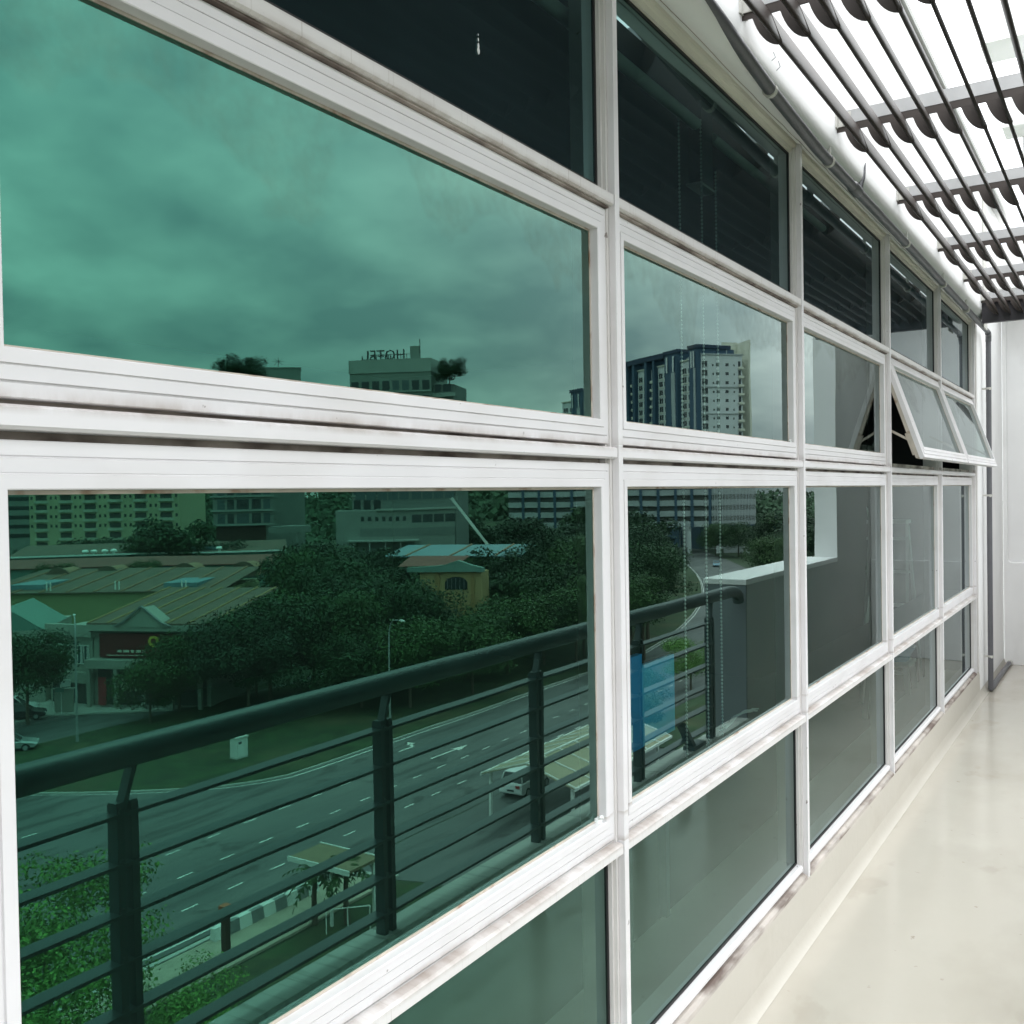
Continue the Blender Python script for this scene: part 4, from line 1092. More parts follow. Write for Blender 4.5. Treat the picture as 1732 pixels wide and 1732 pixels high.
# hotel ------------------------------------------------
H = Bld('hotel', (119.7, 159.4), (136.0, 153.2), 'grey hotel block with rooftop HOTEL letters above the tiled roofs')
W = H.W
H.box('wall', 0, W, 0, 12, GZ, 29.6, M_HOT)
H.box('parapet_band', -.15, W + .15, -.2, 12.1, 27.2, 29.9, M_SLAB)
fl = 3.05; cols = 8
for i in range(10):
    z = 26.3 - fl * (i + 1) + .4
    if z < -3: break
    H.box('floor_slab', -.1, W + .1, -.35, -.001, z - .45, z - .22, M_SLAB)
    for c in range(cols):
        H.win((c + .5) * W / cols, z, W / cols * .68, fl * .62, M_WIN2 if c in (2, 3) else M_WIN, y=-.02)
H.box('side_wing', -4.2, -.01, 1.5, 12, GZ, 24.6, M_HOT2)
for i in range(8):
    z = 22.4 - 3.05 * i
    H.box('balcony', -4.6, 0.3, .9, 1.49, z - .3, z + .5, M_SLAB)
    H.win(-2.9, z + .8, 1.6, 1.5, M_WIN, y=1.48); H.win(-1.0, z + .8, 1.2, 1.5, M_WIN, y=1.48)
text(H.o, 'HOTEL', 5.6, 1.2, 29.95 - GZ, 3.0, M_LET)
sg = H.box('sign_logo', 2.6, 4.6, 1.2, 1.35, 30.1, 32.6, M_HOT)
H.box('sign_frame', 2.5, 12.4, 1.45, 1.55, 31.0, 31.12, M_LET); H.box('sign_mast', 2.5, 2.62, 1.4, 1.55, 29.9, 34.0, M_LET)
text(H.o, 'HOTEL', W - 0.2, 6.0, 29.95 - GZ, 2.4, M_LET, back=True)
for q in range(6):
    H.box('sign_post', 5.4 + q * 1.35, 5.5 + q * 1.35, 1.45, 1.55, 29.9, 31.0, M_LET)
# hotel podium
PD = Bld('hotel_podium', (110.4, 153.8), (128.0, 139.4), 'long low podium of the hotel with a row of small square windows')
W = PD.W
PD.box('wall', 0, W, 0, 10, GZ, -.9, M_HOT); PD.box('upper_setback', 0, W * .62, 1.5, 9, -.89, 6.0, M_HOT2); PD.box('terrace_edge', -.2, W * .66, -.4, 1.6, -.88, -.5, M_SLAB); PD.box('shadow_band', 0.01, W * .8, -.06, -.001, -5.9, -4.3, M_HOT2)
for q in range(7): PD.win(W * .42 + q * 1.35, -2.9, .62, .85, M_WIN, y=-.02)
for q in range(4): PD.win(.9 + q * 2.1, -3.3, 1.8, 1.5, M_WIN, y=-.02); PD.win(.9 + q * 2.1, 1.2, 1.8, 2.6, M_WIN2, y=1.48)
for q in range(5): PD.win(9.6 + q * 2.1, 1.2, 1.8, 2.6, M_WIN2, y=1.48)
PD.box('canopy', W * .3, W * .9, -3.0, -.07, -6.8, -6.5, M_SLAB)
for q in range(5): PD.box('canopy_post', W * .32 + q * 3, W * .32 + q * 3 + .2, -2.8, -2.6, GZ, -6.81, M_SLAB)
# condominium with white floor edges and its annex
K = Bld('condominium', (172.7, 165.5), (181.5, 155.7), 'condominium with white floor edges and glass bays left of the hotel')
W = K.W
K.box('wall', 0, W, 0, 10, -4.6, 29.0, M_HOT)
for i in range(10):
    z = -4.4 + 3.3 * i
    K.box('floor_edge', -.5, W + .6, -.5, -.001, z, z + .32, M_SLAB)
    for x, w, m in ((1.3, 1.5, M_WIN2), (3.6, 2.0, M_WIN), (6.6, 2.7, M_WIN if i % 2 else M_WIN2), (9.3, 1.5, M_WIN), (11.4, 1.6, M_WIN2)):
        K.win(x, z + .5, w, 2.3, m, y=-.02)
K.box('base', 1.5, W - .5, .6, 10, GZ, -4.61, M_BRN)
K.box('podium_deck', -9, 1.0, -.6, 6, -6.4, -4.9, M_HOT); K.box('podium_post', -6, -5.7, 0, .3, GZ, -6.41, M_HOT)
tree(177.2, 160.6, 37.2, 5.8, 'deep', 'round dark tree growing on the condominium rooftop', 'trees on rooftops', base=29.0, vs=.72)
tree(117.3, 162.3, 31.0, 2.9, 'deep', 'dark tree growing on the side wing roof of the hotel', 'trees on rooftops', base=24.6, vs=1.0)
A2 = Bld('rooftop_annex', (181.4, 185.2), (188.4, 178.0), 'plain flat roofed block behind the rooftop tree')
A2.box('wall', 0, A2.W, 0, 8, GZ, 35.4, M_HOT); A2.box('roof_edge', -.2, A2.W + .2, -.2, 8.2, 35.41, 35.7, M_SLAB)
pa = empty('rooftop_aerial', (187.0, 182.5, 35.7)); tag(pa, 'spiky aerial cluster on the flat annex roof', 'aerial')
b = MB(); b.bar((0, 0, 0), (0, 0, 2.2), .12)
for q in range(8):
    a = q * math.pi / 4; b.bar((0, 0, 1.7), (1.1 * math.cos(a), -1.1 * math.cos(a) * .9, 1.7 + 1.1 * math.sin(a)), .10)
b.obj('mast', M_LET, pa)
# yellow apartment block
Y = Bld('apartment_block', (233.0, 187.6), (281.5, 170.4), 'long cream yellow apartment block with rows of curved balconies')
W = Y.W; rows = 11
Y.box('wall', 0, W, 0, 14, GZ, 15.5, M_CREAM)
nb = 6; cw = W / nb
for i in range(rows):
    z = -15.6 + 2.85 * i
    if z > 13: break
    for c in range(nb):
        x = (c + .5) * cw
        b = MB(); b.box(x - 1.9, x + 1.9, -.05, .3, z + .9 - GZ, z + 2.4 - GZ); b.obj('recess_shade', M_SHADE, Y.o)  # flat dark panel painted as the shade inside a balcony
        pf = [(x - 2.6, 0)] + [(x - 2.6 + 5.2 * t / 6, -1.0 * math.sin(math.pi * t / 6) ** .6 - .05) for t in range(1, 6)] + [(x + 2.6, 0)]
        b = MB(); b.extr(pf, 'z', z - GZ, z + .85 - GZ); b.obj('balcony', M_CREAM2, Y.o)
        for dx in (-3.4, 3.4):
            if i > 2: Y.win(x + dx, z + 1.2, .7, .9, M_WIN, y=-.02)
# grey office far left
F = Bld('office_block', (328, 222), (352, 196), 'distant grey block with horizontal bands at the far left'); W = F.W
F.box('wall', 0, W, 0, 15, GZ, 12, M_HOT)
for i in range(6): F.box('window_band', .5, W - .5, -.1, -.01, -11 + 3.4 * i, -9.6 + 3.4 * i, M_WIN)
# blue and white tower complex
T = Bld('tower_block', (114.3, 332.5), (125.0, 321.1), 'tall blue and white tower block mirrored in the second bay'); W = T.W
T.box('wall', 0, W, 0, 22, GZ, 49.0, M_TW, bevel=.05); T.box('roof_slab', -.3, W + .2, -.3, 22.2, 49.01, 49.5, M_TGREY); T.box('roof_screen', -2.8, 3.5, 9, 9.6, 49.5, 55.0, M_TCR); T.box('roof_screen', -3.2, -2.6, 0, 9.6, GZ, 54.5, M_TCR); T.box('lift_house', 5.2, 6.6, 2, 4, 49.5, 51.2, M_TGREY)
for i in range(20):
    z = 45.2 - 3.08 * i
    if z < -8: break
    T.win(W - 1.4, z - .3, 2.0, 2.0, M_WIN, fr=M_TW, y=-.02)
    for x, w, h in ((W * .80 - 1.2, .5, .7), (W * .62, 1.15, 1.05), (W * .40, 1.15, 1.05), (W * .22, .5, .7)): T.win(x, z, w, h, M_WIN, y=-.02)
    T.win(1.1, z - .5, 1.0, 2.3, M_WIN, y=-.02); T.box('balcony', -.3, 1.7, -.9, -.15, z - .9, z - .1, M_TCR)
for z in (38.2, 28.9, 19.6, 10.2): T.box('string_course', -.25, W + .1, -.3, -.01, z - .35, z, M_TGREY)
# long left wing running away
L0, L1 = Vector((125.0, 321.1)), Vector((210.3, 374.4))
TW = Bld('tower_wing', tuple(L0), tuple(L1), 'long receding wing of the tower with blue framed stair towers'); W = TW.W
def at_px(x):   # distance along the wing for the section edges read from the survey table
    return x
secs = []
EDGE = [0, 5.2, 12.5, 19.8, 26.7, 33.4, 40.3, 46.5, 60, 70, 81, 90, W]
KIND = ['blue', 'white', 'blue', 'white', 'bluethin', 'white', 'bluethin', 'white', 'grey', 'white', 'blue', 'white']
for q, kn in enumerate(KIND):
    a, c = EDGE[q], EDGE[q + 1]
    dz = 0 if q < 8 else -6.5
    if kn == 'blue':
        TW.box('stair_tower', a + .01, c - .01, -1.6, 14, GZ, 51.4 + dz, M_BLUE); TW.box('tower_cap', a - .5, c + .5, -2.0, 12, 51.41 + dz, 52.6 + dz, M_BLUE2)
        TW.box('tower_panel', a + 1.0, a + (c - a) * .42, -1.9, -1.61, 14, 44.6 + dz, M_TGREY)
        for x in (a + 1.4, c - 2.2): TW.box('cap_slot', x, x + .8, -2.05, -1.92, 44.8 + dz, 50.4 + dz, M_TW)
    elif kn == 'bluethin':
        TW.box('blue_fin', a, a + 1.5, -1.7, 12, GZ, 50.5, M_BLUE); TW.box('blue_fin', c - 1.5, c, -1.7, 12, GZ, 50.5, M_BLUE); TW.box('wall', a + 1.51, c - 1.51, .3, 14, GZ, 47.5, M_TGREY); TW.box('top_beam', a - 6.6, c + .6, -1.9, 3, 50.51, 52.4, M_BLUE2)
        for i in range(18): TW.box('balcony', a + 1.6, c - 1.6, -.5, .29, 42.5 - 3.08 * i, 43.5 - 3.08 * i, M_TCR)
    else:
        TW.box('wall', a + .02, c - .02, 0, 14, GZ, 48.0 + dz, M_TW if kn == 'white' else M_TGREY); TW.box('eaves', a + .02, c - .02, -.5, 0.5, 48.01 + dz, 48.4 + dz, M_TCR)
        w = c - a
        for i in range(18):
            z = 43.6 + dz - 3.08 * i
            if z < -9: break
            TW.win(a + w * .70, z, w * .36, 1.9, M_WIN, fr=M_TW, y=-.02); TW.win(a + w * .26, z, w * .24, 1.7, M_WIN2, y=-.02)
            TW.box('window_ledge', a + w * .08, a + w * .92, -.35, -.01, z - .55, z - .3, M_TCR)
# car park podium
CP = Bld('car_park', (100.6, 303.4), (176.0, 275.0), 'multi level car park with blue columns and grey bands below the tower'); W = CP.W
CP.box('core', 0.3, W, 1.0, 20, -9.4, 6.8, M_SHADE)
for i in range(5):
    z = -9.6 + 3.4 * i; CP.box('parapet_band', 0, W, 0, .9, z, z + 1.8, M_TGREY)
for q in range(12):
    x = 13.5 + q * 5.6; CP.box('blue_column', x, x + .9, -.35, -.01, -9.7, 8.0, M_BLUE)
CP.box('roof_beam', -.5, W, -.5, 1.5, 7.6, 8.6, M_BLUE2); CP.box('lower_beam', -.2, 14, -.5, -.011, -9.9, -9.1, M_BLUE)
for q in range(30): CP.box('louvre_fin', .2 + q * .44, .34 + q * .44, -.3, -.012, -9.0, 7.5, M_TW)
for q in range(5): CP.box('column', 2 + q * 9, 3.2 + q * 9, 1, 2.2, GZ, -9.61, M_TW)
CP.box('entrance_wall', 4, 10, 4, 5, GZ, -10.5, M_TW)

# corner shop house ----------------------------------------------
S = Bld('shop_house', (73.9, 63.1), (85.0, 58.4), 'old white shop house with a gable, dark red sign and tiled roof at the left'); W = S.W
S.box('wall', 0, W, 0, 13, GZ, -10.3, M_SHOPW)
b = MB(); e0 = -10.3 - GZ
b.add([(-.6, -.8, e0), (W + .3, -.8, e0), (W + .3, 15, e0 + 2.0), (-.6, 15, e0 + 2.0), (-.6, -.8, e0 + .15), (W + .3, -.8, e0 + .15), (W + .3, 15, e0 + 2.15), (-.6, 15, e0 + 2.15)], [(0, 1, 2, 3), (4, 5, 6, 7), (0, 1, 5, 4), (3, 2, 6, 7), (0, 3, 7, 4), (1, 2, 6, 5)])
b.obj('roof', M_TILE, S.o)
for q in range(7):
    b = MB(); x = -.3 + q * (W + .4) / 6; b.bar((x, -.8, e0 + .2), (x, 15, e0 + 2.2), .16, .10); b.obj('roof_rib', M_YH2, S.o)
b = MB(); gx = 6.3; b.extr([(gx - 2.6, -10.5 - GZ), (gx + 2.6, -10.5 - GZ), (gx + 1.9, -10.1 - GZ), (gx, -8.6 - GZ), (gx - 1.9, -10.1 - GZ)], 'y', -1.0, 1.2); b.obj('gable', M_SHOPW, S.o)
for s_ in (-1, 1):
    b = MB(); b.bar((gx + s_ * 2.9, -1.12, -10.38 - GZ), (gx + s_ * 1.9, -1.12, -10.0 - GZ), .3, .16); b.bar((gx + s_ * 1.95, -1.12, -10.0 - GZ), (gx, -1.12, -8.45 - GZ), .3, .16); b.obj('gable_trim', M_GPAINT, S.o)
S.box('fascia', -.4, W + .2, -.9, -.01, -10.9, -10.31, M_SHOPW)
S.box('sign_board', 1.2, W - .9, -.5, -.02, -13.5, -11.2, M_SIGN)
b = MB(); b.tube([(5.4, -.62, -11.9 - GZ), (5.4, -.52, -11.9 - GZ)], .55, 16); b.obj('sign_emblem', M_YEL, S.o); b = MB(); b.tube([(5.4, -.68, -11.85 - GZ), (5.4, -.63, -11.85 - GZ)], .26, 8); b.obj('sign_emblem_mark', M_SIGN, S.o)
for q, (x, w_) in enumerate([(6.3, .3), (6.8, .5), (7.5, .3), (8.0, .6), (8.8, .4)]): S.box('sign_stroke', x, x + w_, -.56, -.51, -13.0, -12.75, M_PALE)
S.box('sign_line', 6.0, 10.4, -.56, -.51, -13.3, -13.24, M_PALE)
S.box('canopy_band', -.2, W + .1, -1.6, -.02, -14.4, -13.6, M_SHOPW)
S.box('shop_opening_shade', .4, W - .4, -.06, -.01, GZ + .2, -14.5, M_SHADE)  # dark panel paints the shade inside the open shop front
for q in range(5): S.box('column', .2 + q * (W - .6) / 4, .55 + q * (W - .6) / 4, -1.5, -1.15, GZ, -14.41, M_SHOPW)
S.box('display', 7.6, 9.2, -.12, -.061, -16.8, -15.6, M_PALE)
S.box('red_banner', 10.2, 11.0, -1.1, -1.0, GZ + .3, -15.3, C('red_banner', (.35, .03, .04)))
S2 = Bld('shop_corner', (85.1, 58.3), (90.6, 57.2), 'white corner bay of the shop house with two barred windows'); W = S2.W
S2.box('wall', 0, W, 0, 8, GZ, -10.9, M_SHOPW); S2.box('parapet', -.3, W + .2, -.5, -.01, -11.6, -10.4, M_SHOPW)
for x in (1.3, 3.8):
    o = S2.win(x, -14.2, 1.7, 1.7, M_WIN2, fr=M_WPAINT, y=-.02)
    for k in range(4): bb = MB(); bb.box(-.8 + k * .42, -.74 + k * .42, -.2, -.14, 0, 1.7); bb.obj('bar', M_WPAINT, o)
S2.box('balcony_band', -.2, W + .2, -.8, -.02, -16.0, -15.0, M_SHOPW); S2.box('opening', .3, W - .3, -.05, -.01, GZ + .1, -16.1, M_SHADE)  # the opening is a dark panel with its shade painted in
S3 = Bld('gabled_shop', (90.7, 56.6), (100.5, 47.0), 'white gabled shop at the far left behind the parked cars'); W = S3.W
S3.box('wall', 0, W, 0, 12, GZ, -11, M_SHOPW); b = MB(); b.extr([(0, -11 - GZ), (7, -11 - GZ), (3.5, -8.7 - GZ)], 'y', 0.0, 10); b.obj('gable', M_TEALW, S3.o)

def row(name, A, B, label, zw, zr, deep, wm, rm, ribs=0, base=GZ):
    r = Bld(name, A, B, label); W = r.W
    r.box('wall', 0, W, 0, deep, base, zw, wm)
    b = MB(); z0, z1 = zw - GZ + .01, zr - GZ
    b.add([(-.3, -.5, z0), (W + .3, -.5, z0), (W + .3, deep, z1), (-.3, deep, z1), (-.3, -.5, z0 + .15), (W + .3, -.5, z0 + .15), (W + .3, deep, z1 + .15), (-.3, deep, z1 + .15)], [(0, 1, 2, 3), (4, 5, 6, 7), (0, 1, 5, 4), (3, 2, 6, 7), (0, 3, 7, 4), (1, 2, 6, 5)])
    b.obj('roof', rm, r.o)
    for q in range(ribs):
        b = MB(); x = W * (q + .5) / ribs; b.bar((x, -.5, z0 + .22), (x, deep, z1 + .22), .22, .14); b.obj('roof_rib', M_ARC, r.o)
    return r
r1 = row('terrace_row', (97.5, 84.7), (124.0, 67.6), 'row of brown tiled terrace roofs with a pale yellow green rear wall', -10.0, -8.4, 20, M_YELW, M_TILE, 9)
r1.box('blue_sheeting', -.2, 4.9, -.12, -.01, -11.2, -10.05, M_BLUEW)
for x, w_ in ((3.5, 4.2), (23.5, 4.5)): r1.box('blue_roof_sheet', x, x + w_, 2, 15, -9.7, -9.0, M_SKYR)
for q, x in enumerate((4.5, 13, 22, 29)): 
    for d in (0, .5): r1.box('vent_pipe', x + d, x + d + .14, 1.0, 1.14, -10.2, -8.6, M_WPL)
for q, (x, y, zt) in enumerate([(129.5, 83.5, -7.2), (125.8, 89.0, -7.3), (119.4, 97.5, -7.7), (113.9, 103.9, -8.1)]):
    o = empty('barrel_gable', (x, y, -9.9), math.atan2(-17.1, 26.5)); tag(o, ['orange brown half round gable at the left end of the roof row', 'second half round gable from the left on the tiled roofs', 'third half round gable, beside the round bush', 'fourth half round gable, next to the big trees'][q], 'gable', 'half round gables on the terrace roofs')
    b = MB(); pf = [(1.9 * math.cos(a), 2.0 * math.sin(a)) for a in [math.pi * k / 12 for k in range(13)]]; b.extr(pf, 'y', -1, 4); b.obj('barrel', M_ARC, o)
    b = MB(); pf2 = [(2.1 * math.cos(a), 2.2 * math.sin(a)) for a in [math.pi * k / 12 for k in range(13)]]; b.extr(pf2, 'y', -1.3, -1.01); b.obj('rim', M_TILE, o)
r2 = row('terrace_row', (117.7, 114.5), (152.0, 84.0), 'second terrace row with teal walls and a red brown roof strip', -8.9, -7.9, 8, M_TEALW, M_REDT, 0)
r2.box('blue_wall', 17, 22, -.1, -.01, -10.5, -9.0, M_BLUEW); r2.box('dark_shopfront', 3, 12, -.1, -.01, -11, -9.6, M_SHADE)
r3 = row('terrace_row', (138.5, 136.2), (171.7, 100.6), 'third terrace row with a pale gutter and white roof vents', -8.2, -6.9, 14, M_TEALW, M_TILE, 0)
r3.box('gutter', -.4, r3.W + .4, -.8, -.51, -8.4, -8.1, M_WPL); r3.box('blue_roof_sheet', 12, 22, 1, 12, -8.0, -7.35, M_SKYR)
for q, (x, y) in enumerate([(156.8, 105.7), (156.0, 106.9), (154.9, 108.4), (154.0, 109.6), (143.0, 124.0)]):
    b = MB(); b.lathe([(.25, 0), (.25, .4), (.55, .45), (.6, .7), (.35, .95), (.01, 1.0)], (0, 0, 0), 12)
    o = b.obj('roof_vent', M_WPL, None, smooth=True); o.location = (x, y, -7.9)
    tag(o, ['leftmost white ball vent on the far terrace roof', 'second white ball vent on the far terrace roof', 'third white ball vent on the far terrace roof', 'fourth white ball vent on the far terrace roof', 'single white ball vent farther right on the terrace roof'][q], 'roof vent', 'white ball vents on the terrace roofs')
tree(108.2, 93.0, -8.6, 1.9, 'bushy', 'single round bush standing between two tiled roofs', 'bushes between the terraces', vs=1.1)
tree(128.5, 96.5, -6.4, 3.2, 'loose', 'thin tree between the teal wall and the tiled roofs', 'bushes between the terraces')
tree(139.0, 88.5, -6.8, 3.2, 'bushy', 'round tree before the teal wall at the left', 'bushes between the terraces')
# ochre house with arched window
O = Bld('ochre_house', (64.4, 95.5), (71.6, 93.2), 'ochre house with a dark arched window and pale gable among the trees'); W = O.W
O.box('wall', 0, W, 0, 3.2, GZ, -7.4, M_YH); O.box('pilaster', 5.1, 5.6, -.15, -.01, GZ, -7.4, M_YH2); O.box('pilaster', .9, 1.3, -.15, -.01, GZ, -7.4, M_YH2)
b = MB(); pf = [(1.75, -9.55 - GZ), (4.45, -9.55 - GZ)] + [(3.1 + 1.35 * math.cos(a), -8.75 - GZ + .75 * math.sin(a)) for a in [math.pi * k / 10 for k in range(11)]]; b.extr(pf, 'y', -.1, -.01); wo_ = b.obj('arched_window', M_WIN, O.o)
for q in range(5): bb = MB(); bb.box(2.1 + q * .5, 2.16 + q * .5, -.16, -.11, -9.5 - GZ, -8.2 - GZ); bb.obj('mullion', M_GPAINT, wo_)
b = MB(); b.extr([(-.4, -7.4 - GZ), (W + 1.5, -7.4 - GZ), (W + 1.5, -6.9 - GZ), (4.6, -6.6 - GZ), (2.8, -6.0 - GZ), (1.0, -6.6 - GZ), (-.4, -6.9 - GZ)], 'y', -.5, 0.3); b.obj('gable', M_TEALW, O.o)
b = MB(); b.add([(3.0, .3, -6.6 - GZ), (W + 3, .3, -6.8 - GZ), (W + 3, 5, -5.8 - GZ), (3.0, 5, -5.8 - GZ)], [(0, 1, 2, 3)]); b.obj('roof', M_REDT, O.o)
q5 = row('long_shed', (68.2, 110.0), (86.0, 104.0), 'long shed with pale blue roof and green eaves behind the ochre house', -6.6, -5.6, 10, M_GREENT, M_SKYR, 3)

# bus shelter and drive canopy
SA = empty('bus_shelter', (31.0, 34.0, GZ + .1)); tag(SA, 'brown flat roofed shelter on white posts beside the small palms', 'shelter')
M_SHR = mat('shelter_roof', (0.20, 0.155, 0.095), .8, var=.1)
MB().box(-1.9, 1.9, -1.0, 1.1, 2.72, 2.85).obj('roof', M_SHR, SA); MB().box(-1.95, 1.95, -1.06, -1.0, 2.66, 2.9).obj('roof_edge', M_WPAINT, SA); MB().box(-1.95, 1.95, 1.1, 1.16, 2.66, 2.9).obj('roof_edge', M_WPAINT, SA)
for x, y in ((-.6, -.8), (-1.7, .9)): MB().box(x, x + .12, y, y + .12, 0, 2.715).obj('post', M_WPAINT, SA)
gr = empty('guard_rail', (29.2, 33.4, GZ + .1)); tag(gr, 'thin white guard rail on the grass right of the palms', 'guard rail')
for x in (-.5, .2, .9): MB().tube([(x, -x, 0), (x, -x, 1.1)], .03, 6).obj('post', M_WPAINT, gr)
MB().tube([(-.5, .5, 1.1), (.9, -.9, 1.1)], .03, 6).obj('top_bar', M_WPAINT, gr)
DC = empty('drive_canopy', (29.5, 56.0, GZ)); tag(DC, 'beige pitched drive canopy with white ribs over the parked cars', 'canopy')
M_CAN = mat('canopy_sheet', (0.30, 0.27, 0.185), .7, var=.08)
for s_, nm in ((1, 'roof_slope'), (-1, 'roof_slope')):
    b = MB(); b.add([(0, -7, 3.9), (0, 7, 3.9), (s_ * 3.3, 7, 2.9), (s_ * 3.3, -7, 2.9), (0, -7, 3.96), (0, 7, 3.96), (s_ * 3.3, 7, 2.96), (s_ * 3.3, -7, 2.96)], [(0, 1, 2, 3), (4, 5, 6, 7), (0, 3, 7, 4), (1, 2, 6, 5), (3, 2, 6, 7)]); b.obj(nm, M_CAN, DC)
    for q in range(8):
        b = MB(); y = -6.9 + q * 1.97; b.bar((0, y, 4.0), (s_ * 3.35, y, 2.99), .07, .07); b.obj('rib', M_WPAINT, DC)
    b = MB(); b.bar((s_ * 3.3, -7, 2.9), (s_ * 3.3, 7, 2.9), .12, .16); b.obj('gutter', M_WPAINT, DC)
    for q in range(3): MB().box(s_ * 2.9 - .08, s_ * 2.9 + .08, -6.6 + q * 6, -6.44 + q * 6, 0, 2.95).obj('post', M_WPAINT, DC)
b = MB(); b.bar((0, -7, 4.0), (0, 7, 4.0), .1, .1); b.obj('ridge', M_WPAINT, DC)
# walls and signboard by the forecourt
gw = empty('signboard_wall', (84.6, 54.8, GZ + .12), math.radians(-35)); tag(gw, 'short grey wall with a small white sign at the forecourt corner', 'wall')
MB().box(-.9, .9, -.12, .12, 0, 2.2).obj('panel', M_SHOPW, gw); MB().box(-1.0, 1.0, -.18, .18, 2.201, 2.3).obj('capping', M_KERB, gw)
sp = empty('small_sign', (84.0, 54.1, GZ + .1), math.radians(-35)); tag(sp, 'small white sign on a thin pole in front of the grey wall', 'sign')
MB().tube([(0, 0, 0), (0, 0, 3.2)], .04, 6).obj('pole', M_WPAINT, sp); MB().box(-.9, .1, -.03, .03, 2.6, 3.3).obj('board', M_WPAINT, sp); MB().box(-.3, .6, -.05, -.031, 2.1, 2.5).obj('board', M_TEALW, sp)

# crane
KR = empty('mobile_crane', (84.2, 123.4, GZ)); tag(KR, 'mobile crane with a yellow and white boom raised beside the hotel podium', 'crane')
M_CRY = C('crane_yellow', (.62, .42, .05))
b = MB(); bp = Vector((-7.4, 5.0, 2.8)); tp = Vector((3.2, -2.2, 19.6)); mid = bp.lerp(tp, .5)
b.bar(bp, mid, .55, .6); b.obj('lower_boom', M_CRY, KR); MB().bar(mid, tp, .38, .42).obj('upper_boom', M_WPAINT, KR)
MB().box(-8.8, -6.0, 2, 8, 1.0, 2.4).obj('chassis', M_CRY, KR); MB().box(-8.7, -6.3, 6.6, 7.9, 2.41, 4.2).obj('cab', M_TEALW, KR)
for y in (3, 5, 7):
    for x in (-8.9, -6.2): MB().tube([(x, y, .6), (x + .3, y, .6)], .6, 14).obj('wheel', M_RAIL, KR)

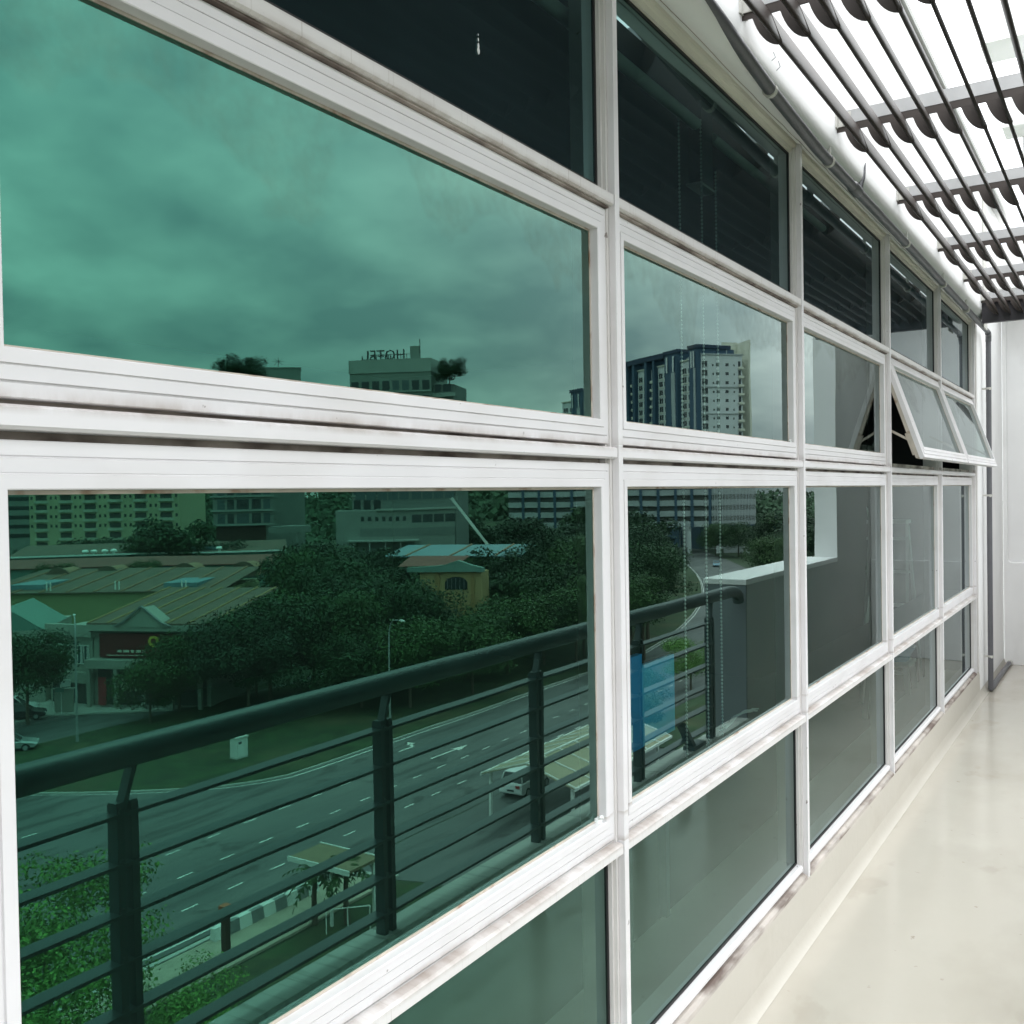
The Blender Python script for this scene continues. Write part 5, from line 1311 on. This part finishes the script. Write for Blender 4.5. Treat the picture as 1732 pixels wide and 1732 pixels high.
# cars
M_TYRE = mat('tyre', (.02, .02, .02), .9); M_CGL = mat('car_glass', (.02, .025, .03), .08, spec=.8); M_LGT = mat('head_lamp', (.7, .7, .7), .2); M_RED = mat('tail_lamp', (.4, .02, .02), .3)
def car(x, y, rz, paint, label, L=4.4, Wd=1.8, Ht=1.45, suv=False, z=GZ + .02):
    r = empty('parked_car', (x, y, z), rz); tag(r, label, 'car', 'cars on the streets below')
    h0 = .30; hb = .85 if not suv else 1.0; k = L / 2; T_ = Ht if not suv else 1.72
    prof = [(-k, h0 + .12), (-k + .1, h0), (k - .15, h0), (k, h0 + .2), (k - .03, hb - .22), (k - .35, hb - .08), (k - 1.1, hb + .02), (k - 1.15, hb + .03), (-k + .55 if not suv else -k + .1, hb + .06), (-k + .02, hb - .05)]
    b = MB(); n = len(prof)
    for s_, yy in ((0, -Wd / 2), (1, -Wd / 2 + .10), (2, Wd / 2 - .10), (3, Wd / 2)):
        b.v += [(px * (.985 if s_ in (0, 3) else 1), yy, pz if s_ in (1, 2) or pz < hb - .3 else pz - .07) for px, pz in prof]
    for s_ in range(3):
        b.f += [(s_ * n + i, s_ * n + (i + 1) % n, (s_ + 1) * n + (i + 1) % n, (s_ + 1) * n + i) for i in range(n)]
    b.f += [tuple(range(n)), tuple(range(3 * n, 4 * n))]
    b.obj('body', paint, r, smooth=True, bevel=.03)
    rear = -k + .15 if suv else -k + .75
    def cab(y_, inset, zt):
        return [(k - 1.2, y_, hb - .0), (rear, y_, hb + .0), (rear + (.25 if suv else .55), inset, zt), (k - 2.0, inset, zt)]
    g2 = MB(); a_ = cab(-Wd / 2 + .09, -Wd / 2 + .27, T_ - .07); c2 = cab(Wd / 2 - .09, Wd / 2 - .27, T_ - .07)
    g2.add(a_ + c2, [(0, 1, 2, 3), (4, 5, 6, 7), (0, 3, 7, 4), (1, 2, 6, 5), (0, 1, 5, 4)]); g2.obj('window', M_CGL, r)
    rf = MB(); rf.box(rear + (.22 if suv else .5), k - 1.95, -Wd / 2 + .25, Wd / 2 - .25, T_ - .075, T_); rf.obj('roof', paint, r, bevel=.03)
    pl = MB()
    for yy, y2 in ((-Wd / 2 + .07, -Wd / 2 + .25), (Wd / 2 - .07, Wd / 2 - .25)):
        for xx, x2 in ((k - 1.18, k - 1.97), (.05 - .3, .0 - .3), (rear, rear + (.24 if suv else .53))): pl.bar((xx, yy, hb), (x2, y2, T_ - .04), .07, .07)
    pl.obj('pillars', paint, r)
    for xx in (-k + .85, k - .85):
        for yy in (-Wd / 2 - .01, Wd / 2 - .19):
            w = MB().tube([(xx, yy, .33), (xx, yy + .2, .33)], .33, 16).obj('wheel', M_TYRE, r)
            MB().tube([(xx, yy - .012, .33), (xx, yy + .212, .33)], .2, 12).obj('rim', M_STEEL, w)
    for yy in (-Wd / 2 + .15, Wd / 2 - .5):
        MB().box(k - .10, k + .005, yy, yy + .35, hb - .35, hb - .18).obj('headlight', M_LGT, r); MB().box(-k - .02, -k + .08, yy, yy + .3, hb - .25, hb - .08).obj('tail_light', M_RED, r)
    MB().box(-k - .02, -k + .01, -.26, .26, .5, .62).obj('number_plate', M_RAIL, r)
PW = mat('white_car_paint', (.72, .73, .74), .25, spec=.6); PS = mat('silver_car_paint', (.42, .44, .45), .28, metal=.5); PD_ = mat('dark_car_paint', (.03, .035, .04), .25); PB = mat('blue_car_paint', (.10, .24, .34), .3)
car(33.6, 55.6, math.radians(88), PW, 'white car seen from behind at the edge of the drive canopy', suv=True)
car(33.2, 63.5, math.radians(92), PD_, 'dark blue car ahead of the white one under the canopy')
car(75.6, 44.0, math.radians(128), PS, 'silver car at the left edge on the junction')
car(88.5, 52.0, math.radians(130), PW, 'white parked car at the left edge before the shop', suv=True)
car(85.9, 51.2, math.radians(128), PD_, 'dark parked car beside the white one before the shop')
car(80.2, 62.3, math.radians(20), PD_, 'dark car parked under the shop canopy', suv=True)
car(92.5, 247.5, math.radians(-110), PB, 'pale blue car driving along the far curved road')
